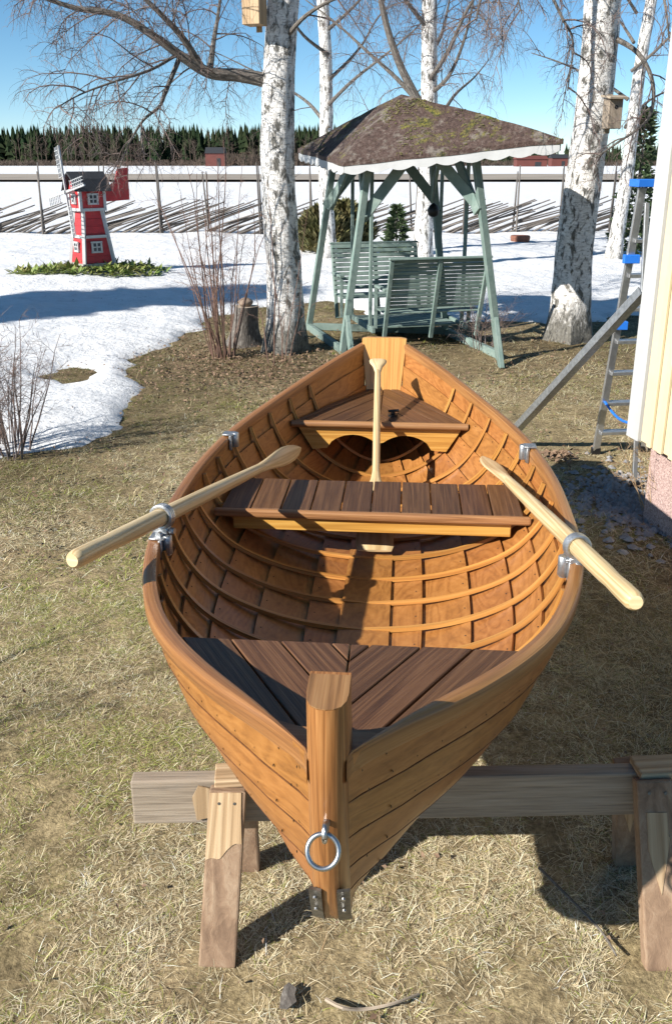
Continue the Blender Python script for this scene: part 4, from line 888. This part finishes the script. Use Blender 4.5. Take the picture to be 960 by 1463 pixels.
# rivets: plank laps outside, rib fastenings inside
q = MB()
def disc(c, n_, r_):
    n_ = n_.normalized(); x = n_.cross(Vector((.2, .9, .3))).normalized(); y = n_.cross(x); V = [c+(x*math.cos(a)+y*math.sin(a))*r_ for a in [k*1.0472 for k in range(6)]]+[c+n_*.0022]; q.add(V, [(k, (k+1) % 6, 6) for k in range(6)])
for side in (-1, 1):
    for t in edges[1:]:
        s = s0(t)+.03
        while s < 3.7:
            tt = t-.014 if t < 1 else .9; a_ = sec(s, tt+.024, TH*2.1 if t < 1 else TH*1.2, side); b_ = sec(s, tt+.024, TH*3.2, side); disc(a_, b_-a_, .0038); s += .068
    for t in edges[1:]:
        for k in range(15):
            s = .50+.205*k+.1; tt = t-.02; a_ = sec(s, tt, -.0005, side); b_ = sec(s, tt, -.01, side); disc(a_, b_-a_, .0032)
    for z in np.arange(.62, 1.08, .055):
        s = _st(z)+.075
        for dd in (0, .022): t = 0.; 
q.build('rivets', 'dark_metal', boat, kind='stuff')
# oarlock sockets on the rails
def socket(px, py, nm='oarlock_socket'):
    p = BI @ ray(px, py, .97); s = p.y; sd_ = 1 if p.x > 0 else -1; x = SX(s, 1); z = _hs(s); q = MB(); c = Vector((sd_*(x-.012), s, z))
    q.box(c+Vector((0, 0, -.025)), (.012, .07, .07)); q.box(c+Vector((sd_*.012, 0, .013)), (.055, .055, .008)); q.tube([c+Vector((-sd_*.018, 0, -.05)), c+Vector((-sd_*.018, 0, .018))], .017, 12); return q.build(nm, 'galvanised', boat, smooth=True, bevel=.002), c
for px, py in ((318, 620), (760, 637), (226, 768), (818, 800)): socket(px, py)

# ------------------------------------------------------------------ oars and paddle
def loft(q, pts, wa, wb, wdir, n=16):
    pts = [Vector(p) for p in pts]; P = []; U = []; L = 0; wdir = Vector(wdir)
    for i, p in enumerate(pts):
        t = (pts[min(i+1, len(pts)-1)]-pts[max(0, i-1)]).normalized(); x = (wdir-t*wdir.dot(t)).normalized(); y = t.cross(x)
        if i: L += (p-pts[i-1]).length
        P.append([p+x*wa[i]*math.cos(6.2832*k/n)+y*wb[i]*math.sin(6.2832*k/n) for k in range(n)]); U.append([(L, .2*k/n) for k in range(n)])
    q.grid(P, U, True); q.f.append(tuple(range(n-1, -1, -1))); q.u.append([(p.x, p.z) for p in P[0]][::-1]); q.f.append(tuple((len(pts)-1)*n+k for k in range(n))); q.u.append([(0, 0)]*n)
def oar(label, butt, lock, tip, wdir):
    butt, lock, tip = Vector(butt), Vector(lock), Vector(tip); t = thing('oar', label, 'oar', lock, 0, None); d = tip-butt; L = d.length; u = d/L; o0 = lock
    q = MB(); fs = [0, .004, .012, .05, .09, .12, .25, .45, .62, .70, .735]; ra = [.020, .026, .0285, .0285, .0265, .029, .030, .028, .024, .022, .021]
    loft(q, [butt+d*f-o0 for f in fs], ra, ra, wdir); q.build('shaft', 'oar_pine', t, smooth=True)
    q = MB(); fs = [.72, .76, .80, .85, .89, .93, .965, .988, 1]; wa = [.021, .025, .032, .041, .044, .040, .029, .015, .003]; wb = [.021, .019, .014, .010, .008, .007, .006, .005, .003]
    loft(q, [butt+d*f-o0 for f in fs], wa, wb, wdir); q.build('blade', 'oar_pine', t, smooth=True)
    q = MB(); q.tube([butt-o0-u*.0015, butt-o0+u*.001], .019, 16); q.build('handle_end', 'end_pine', t)
    return u
def oarlock(label, lock, u, sock):
    lock = Vector(lock); t = thing('oarlock', label, 'oarlock', lock, 0, None); q = MB(); x = u.cross(Vector((0, 0, 1))).normalized(); y = x.cross(u); n = 28
    for w_ in (-.011, 0, .011):
        q.tube([u*w_+(x*math.cos(6.2832*k/n)+y*math.sin(6.2832*k/n))*.037 for k in range(n+1)], .0075, 8, False)
    q.build('collar', 'galvanised', t, smooth=True)
    q = MB(); b = Vector(sock)-lock; b.z = max(b.z, -.14); kn = -y*.046; q.bar(kn-x*.028, kn+x*.028, .035, .022, y); q.tube([kn-u*.03-y*.014, kn+u*.03-y*.014], .013, 10); q.build('yoke', 'galvanised', t, smooth=True, bevel=.003)
    q = MB(); q.tube([kn-y*.01, b*.75+kn*.25, b+Vector((0, 0, -.055))], [.011, .013, .013], 10); q.build('pin', 'galvanised', t, smooth=True)
    q = MB(); q.tube([kn+x*.03, kn+x*.048], .011, 6); q.build('wing_nut', 'galvanised', t)
def sock_w(px, py): p = BI @ ray(px, py, .97); sd_ = 1 if p.x > 0 else -1; return BM @ Vector((sd_*(SX(p.y, 1)-.03), p.y, _hs(p.y)))
lockL = at(231, 747, 2.82); tipL = at(430, 640, 4.15); buttL = at(104, 801, 2.2)
bl_ = (tipL-lockL).normalized(); buttL = lockL-bl_*.56
def on_oar(a, b, px):                                     # point of the oar's axis seen at picture column px
    lo, hi = 0., 1.
    f = lambda k: (lambda p: 480+FOC*p.x/(p.y*math.cos(PITCH)+(CAMH-p.z)*math.sin(PITCH)))(a.lerp(b, k))
    up = f(1) > f(0)
    for _ in range(40):
        m_ = (lo+hi)/2
        if (f(m_) < px) == up: lo = m_
        else: hi = m_
    return a.lerp(b, lo)
lockL = on_oar(at(104, 801, 2.27), tipL, 232)
uL = oar('pale oar lying over the rail with its handle above the lawn', at(104, 801, 2.27), lockL, tipL, (-.44, .29, .85))
oarlock('grey metal oarlock holding the oar on the lawn side', lockL, (tipL-at(104, 801, 2.27)).normalized(), sock_w(226, 768))
lockR = at(826, 787, 2.60); tipR = at(689, 652, 4.0); lockR = on_oar(at(908, 861, 2.08), tipR, 824)
oar('pale oar with its handle reaching over the shaded ground by the house', at(908, 861, 2.08), lockR, tipR, (.22, .9, -.12))
oarlock('grey metal oarlock holding the oar on the house side', lockR, (tipR-at(908, 861, 2.08)).normalized(), sock_w(818, 800))
pb_, pt_ = at(535, 787, 3.5), at(540, 514, 4.95); d = pt_-pb_; pad = thing('paddle', 'light wooden steering paddle with a T grip leaning on the stern seat', 'paddle', pb_)
fs = [0, .02, .10, .20, .27, .31, .35]; wa = [.074, .084, .084, .072, .046, .026, .0185]; wb = [.006, .007, .008, .010, .013, .016, .0175]
q = MB(); loft(q, [d*f for f in fs], wa, wb, (1, 0, 0)); q.build('blade', 'oar_pine', pad, smooth=True)
q = MB(); loft(q, [d*f for f in (.34, .5, .7, .92)], [.0185, .019, .0185, .0175], [.0175, .019, .0185, .016], (1, 0, 0)); q.build('shaft', 'oar_pine', pad, smooth=True)
q = MB(); loft(q, [d*f for f in (.915, .95, .975, .99, 1)], [.0175, .028, .046, .05, .046], [.016, .014, .013, .012, .009], (1, 0, 0)); q.build('grip', 'oar_pine', pad, smooth=True)

# ------------------------------------------------------------------ small debris on the lawn
def stick(label, pts, r_, mat='limb_bark', name='stick'):
    pts = [ray(x, y, .02+.02*(k % 2)) for k, (x, y) in enumerate(pts)]; q = MB(); q.tube([p-pts[0] for p in smooth_pts(pts, 3)], [r_*(1-.5*k/(3*len(pts))) for k in range(3*(len(pts)-1)+1)], 6); o = q.build(name, mat, smooth=True, label=label, cat='stick'); o.location = pts[0]
stick('pale curved bare stick lying on the lawn before the bow', [(466, 1428), (490, 1440), (520, 1442), (560, 1434), (598, 1420)], .006, 'grey_beam')
stick('thin dark twig in the shadow of the boat bow', [(770, 1240), (820, 1290), (858, 1330), (880, 1365)], .005)
pp = ray(412, 1428, .015); q = MB(); q.prism([(-.022, -.035), (.0, -.04), (.024, -.02), (.018, .0), (.022, .02), (.0, .04), (-.014, .028), (-.02, 0)], 0, .004, lambda x, y, z: (x, y, z+.1*x+.012)); o = q.build('bark_piece', 'limb_bark', label='torn dark piece of bark on the lawn before the bow', cat='bark'); o.location = pp
# ------------------------------------------------------------------ gravel, litter, grass
me = []
for k in range(5): g = rock(0, 1, .8, .6, k+20); me.append(g)
q = MB(); gc = ray(905, 715, 0)
for i in range(900):
    x = gc.x+random.gauss(-.05, .2); y = gc.y+random.gauss(-.05, .33); r_ = random.uniform(.014, .036); z = float(ground_z(np.array([x]), np.array([y]))[0]); sx, sy, sz = r_*random.uniform(.8, 1.3), r_*random.uniform(.7, 1.1), r_*random.uniform(.5, .8); a = random.random()*6
    V = []
    for (vx, vy, vz) in ((1, 0, 0), (.4, .9, .1), (-.5, .8, -.1), (-1, -.1, .1), (-.4, -.9, 0), (.6, -.8, .1), (.2, .1, 1), (-.3, -.2, .85)): X, Y_ = vx*sx*random.uniform(.8, 1.2), vy*sy*random.uniform(.8, 1.2); V.append((x+X*math.cos(a)-Y_*math.sin(a), y+X*math.sin(a)+Y_*math.cos(a), z+sz*.4+vz*sz))
    q.add(V, [(0, 1, 6), (1, 2, 6), (2, 7, 6), (2, 3, 7), (3, 4, 7), (4, 5, 7), (5, 6, 7), (5, 0, 6)])
q.build('gravel', 'gravel_stone', kind='stuff', label='grey crushed gravel at the foot of the house wall', cat='gravel')
q = MB()
def leaf(x, y, r_):
    z = .02+random.uniform(.0, .03); n_ = Vector((random.gauss(0, .5), random.gauss(0, .5), 1)).normalized(); a = n_.cross(Vector((random.gauss(0, 1), random.gauss(0, 1), .1))).normalized(); b = n_.cross(a); c = Vector((x, y, z))
    q.add([c-a*r_, c-a*r_*.2+b*r_*.6+n_*r_*.2, c+a*r_, c-a*r_*.2-b*r_*.6+n_*r_*.25], [(0, 1, 2), (0, 2, 3)])
for i in range(2600): p = ray(random.gauss(345, 95), random.gauss(520, 26), 0); leaf(p.x, p.y, random.uniform(.010, .026))
for i in range(500): p = ray(random.uniform(380, 820), random.uniform(480, 560), 0); leaf(p.x, p.y, random.uniform(.01, .024))
for i in range(420): leaf(random.uniform(-2.2, 2.6), random.uniform(1.5, 6.5), random.uniform(.005, .014))
for i in range(1800): yy = random.uniform(4.5, 9.5); leaf(random.uniform(-.42, .42)*yy, yy, random.uniform(.008, .02))
q.build('leaf_litter', 'dead_leaf', kind='stuff', label='brown fallen leaves scattered on the lawn under the trees', cat='leaves'); q = MB()
dx_, dy_ = rng.uniform(-7, 7, 2600), rng.uniform(6, 22, 2600); dz_ = snow_z(dx_, dy_); dk_ = snow_sd(dx_, dy_) > .05
for x, y, zz_ in zip(dx_[dk_], dy_[dk_], dz_[dk_]):
    r_ = random.uniform(.004, .016); a = random.random()*6.283; c = Vector((x, y, zz_+.008)); u = Vector((math.cos(a), math.sin(a), .15)); q.add([c-u*r_*2, c+Vector((-u.y, u.x, .3))*r_*.4, c+u*r_*2, c-Vector((-u.y, u.x, 0))*r_*.4], [(0, 3, 2, 1)])
q.build('snow_debris', 'twig', kind='stuff', label='dark birch seeds and twig bits strewn on the snow', cat='debris'); q = MB()
for i in range(60): p = ray(random.gauss(795, 12), random.gauss(657, 5), 0); leaf(p.x, p.y, .03)
q.build('leaf_litter', 'dead_leaf', kind='stuff', label='small heap of reddish dead leaves on the ground beside the stern quarter', cat='leaves')
def grass(n, x0, x1, y0, y1, ln, wd, seed, mask=None):
    g = np.random.default_rng(seed); x = g.uniform(x0, x1, n); y = g.uniform(y0, y1, n)
    nt_ = n//26; cx, cy = g.uniform(x0, x1, nt_), g.uniform(y0, y1, nt_); tuft = g.random(n) < .55; ti = g.integers(0, nt_, n); off = g.normal(0, ln*.45, (n, 2)); x = np.where(tuft, cx[ti]+off[:, 0], x); y = np.where(tuft, cy[ti]+off[:, 1], y)
    tone = np.where(tuft, g.normal(1, .24, nt_)[ti], 1.0); lift = np.where(tuft, .35, 0.); aim = np.where(tuft, np.arctan2(off[:, 1], off[:, 0])+g.normal(0, .5, n), g.uniform(0, 6.283, n)); keep = np.abs(x) < y*.47+.6; keep &= snow_sd(x, y) < .05
    wallx = 1.885+(5.3-y)*.204; keep &= ~((x > wallx+.05) & (y < 5.35)); keep &= ~(((x-gc.x+.05)/.34)**2+((y-gc.y)/.55)**2 < g.uniform(.2, 1.4, n))
    cl = fbm(x*7, y*7, 61, 2); bare = sm(.52, .66, fbm(x*.8+7, y*.8, 101, 3)); fore = np.exp(-(((x-.35)/.75)**2+((y-1.75)/.28)**2)); keep &= wet_shade(x, y) < g.uniform(.35, 3.2, n); keep &= cl > g.uniform(.1, .62, n)+.26*bare+.24*fore
    x, y, tone, lift, aim = x[keep], y[keep], tone[keep], lift[keep], aim[keep]; n = len(x); z = ground_z(x, y)
    a = aim; el = np.abs(g.normal(0, .22, n))+.03+lift*.35; L = ln*g.lognormal(0, .5, n)*(.65+.7*fbm(x*2.2, y*2.2, 81, 2)+.5*sm(.8, 1.3, x)*sm(6.5, 5, y)); W_ = wd*g.uniform(.6, 1.25, n)
    d = np.stack([np.cos(a)*np.cos(el), np.sin(a)*np.cos(el), np.sin(el)], 1); s_ = np.stack([-np.sin(a), np.cos(a), np.zeros(n)], 1)
    P = np.stack([x, y, z-.004], 1); bend = np.zeros((n, 3)); bend[:, 2] = -L*g.uniform(.05, .35, n); kink = s_*(L*g.normal(0, .22, n))[:, None]
    V = np.empty((n, 5, 3)); V[:, 0] = P-s_*W_[:, None]/2; V[:, 1] = P+s_*W_[:, None]/2; m_ = P+d*(L*.5)[:, None]+kink*.3; V[:, 2] = m_+s_*W_[:, None]*.42; V[:, 3] = m_-s_*W_[:, None]*.42
    V[:, 4] = P+d*L[:, None]+bend+kink; V[:, 4, 2] = np.maximum(V[:, 4, 2], z+.004)
    F = np.empty((n, 7), int); b = np.arange(n)*5
    me_ = bpy.data.meshes.new('grass'); me_.vertices.add(n*5); me_.vertices.foreach_set('co', V.ravel())
    lp_ = np.stack([b, b+1, b+2, b+3, b+3, b+2, b+4], 1).ravel(); me_.loops.add(n*7); me_.loops.foreach_set('vertex_index', lp_)
    st_ = np.empty(n*2, int); st_[0::2] = np.arange(n)*7; st_[1::2] = np.arange(n)*7+4; me_.polygons.add(n*2); me_.polygons.foreach_set('loop_start', st_)
    me_.update(calc_edges=True)
    straw = np.array([.60, .49, .29]); pale = np.array([.80, .71, .51]); brown = np.array([.30, .205, .115]); green = np.array([.19, .21, .05]); dkb = np.array([.10, .07, .045])
    r1, r2 = g.random(n)[:, None], g.random(n)[:, None]; gm = np.clip((fbm(x*.9, y*.9, 91, 3)-.46)*4, 0, 1)[:, None]; bmk = np.clip((fbm(x*1.1+40, y*1.1, 95, 3)-.5)*4, 0, 1)[:, None]
    c = straw*(1-r1)+pale*r1; c = np.where(r2 < .10+.25*bmk, brown, c); c = np.where(g.random(n)[:, None] < .09+.5*gm, green*(1+.9*r1), c); c = np.where(g.random(n)[:, None] < .05, dkb, c); c = np.clip(c*g.uniform(.7, 1.2, n)[:, None]*np.clip(tone, .4, 1.5)[:, None], .01, .8)
    wv_ = wet_shade(x, y)[:, None]; c = c*(1-.52*wv_)*np.array([1, .985, .93])**(wv_*2)
    rgba = np.ones((n, 5, 4)); rgba[:, :, :3] = c[:, None, :]; at2 = me_.color_attributes.new('blade_colour', 'FLOAT_COLOR', 'POINT'); at2.data.foreach_set('color', rgba.ravel())
    me_.materials.append(MAT['dry_grass']); return me_
o = link('lawn_grass', grass(640000, -2.4, 2.4, 1.3, 4.2, .029, .0019, 1), kind='stuff', label='matted dry straw lawn around the sawhorse and boat', cat='grass')
o = link('lawn_grass', grass(480000, -4.6, 4.4, 4.2, 9.0, .042, .0033, 2), kind='stuff', label='dry mossy lawn between boat stern and snow', cat='grass')
o = link('lawn_grass', grass(150000, -6.5, 6.5, 9.0, 14.5, .075, .006, 3), kind='stuff', label='brown dry grass beneath the swing and birches', cat='grass')
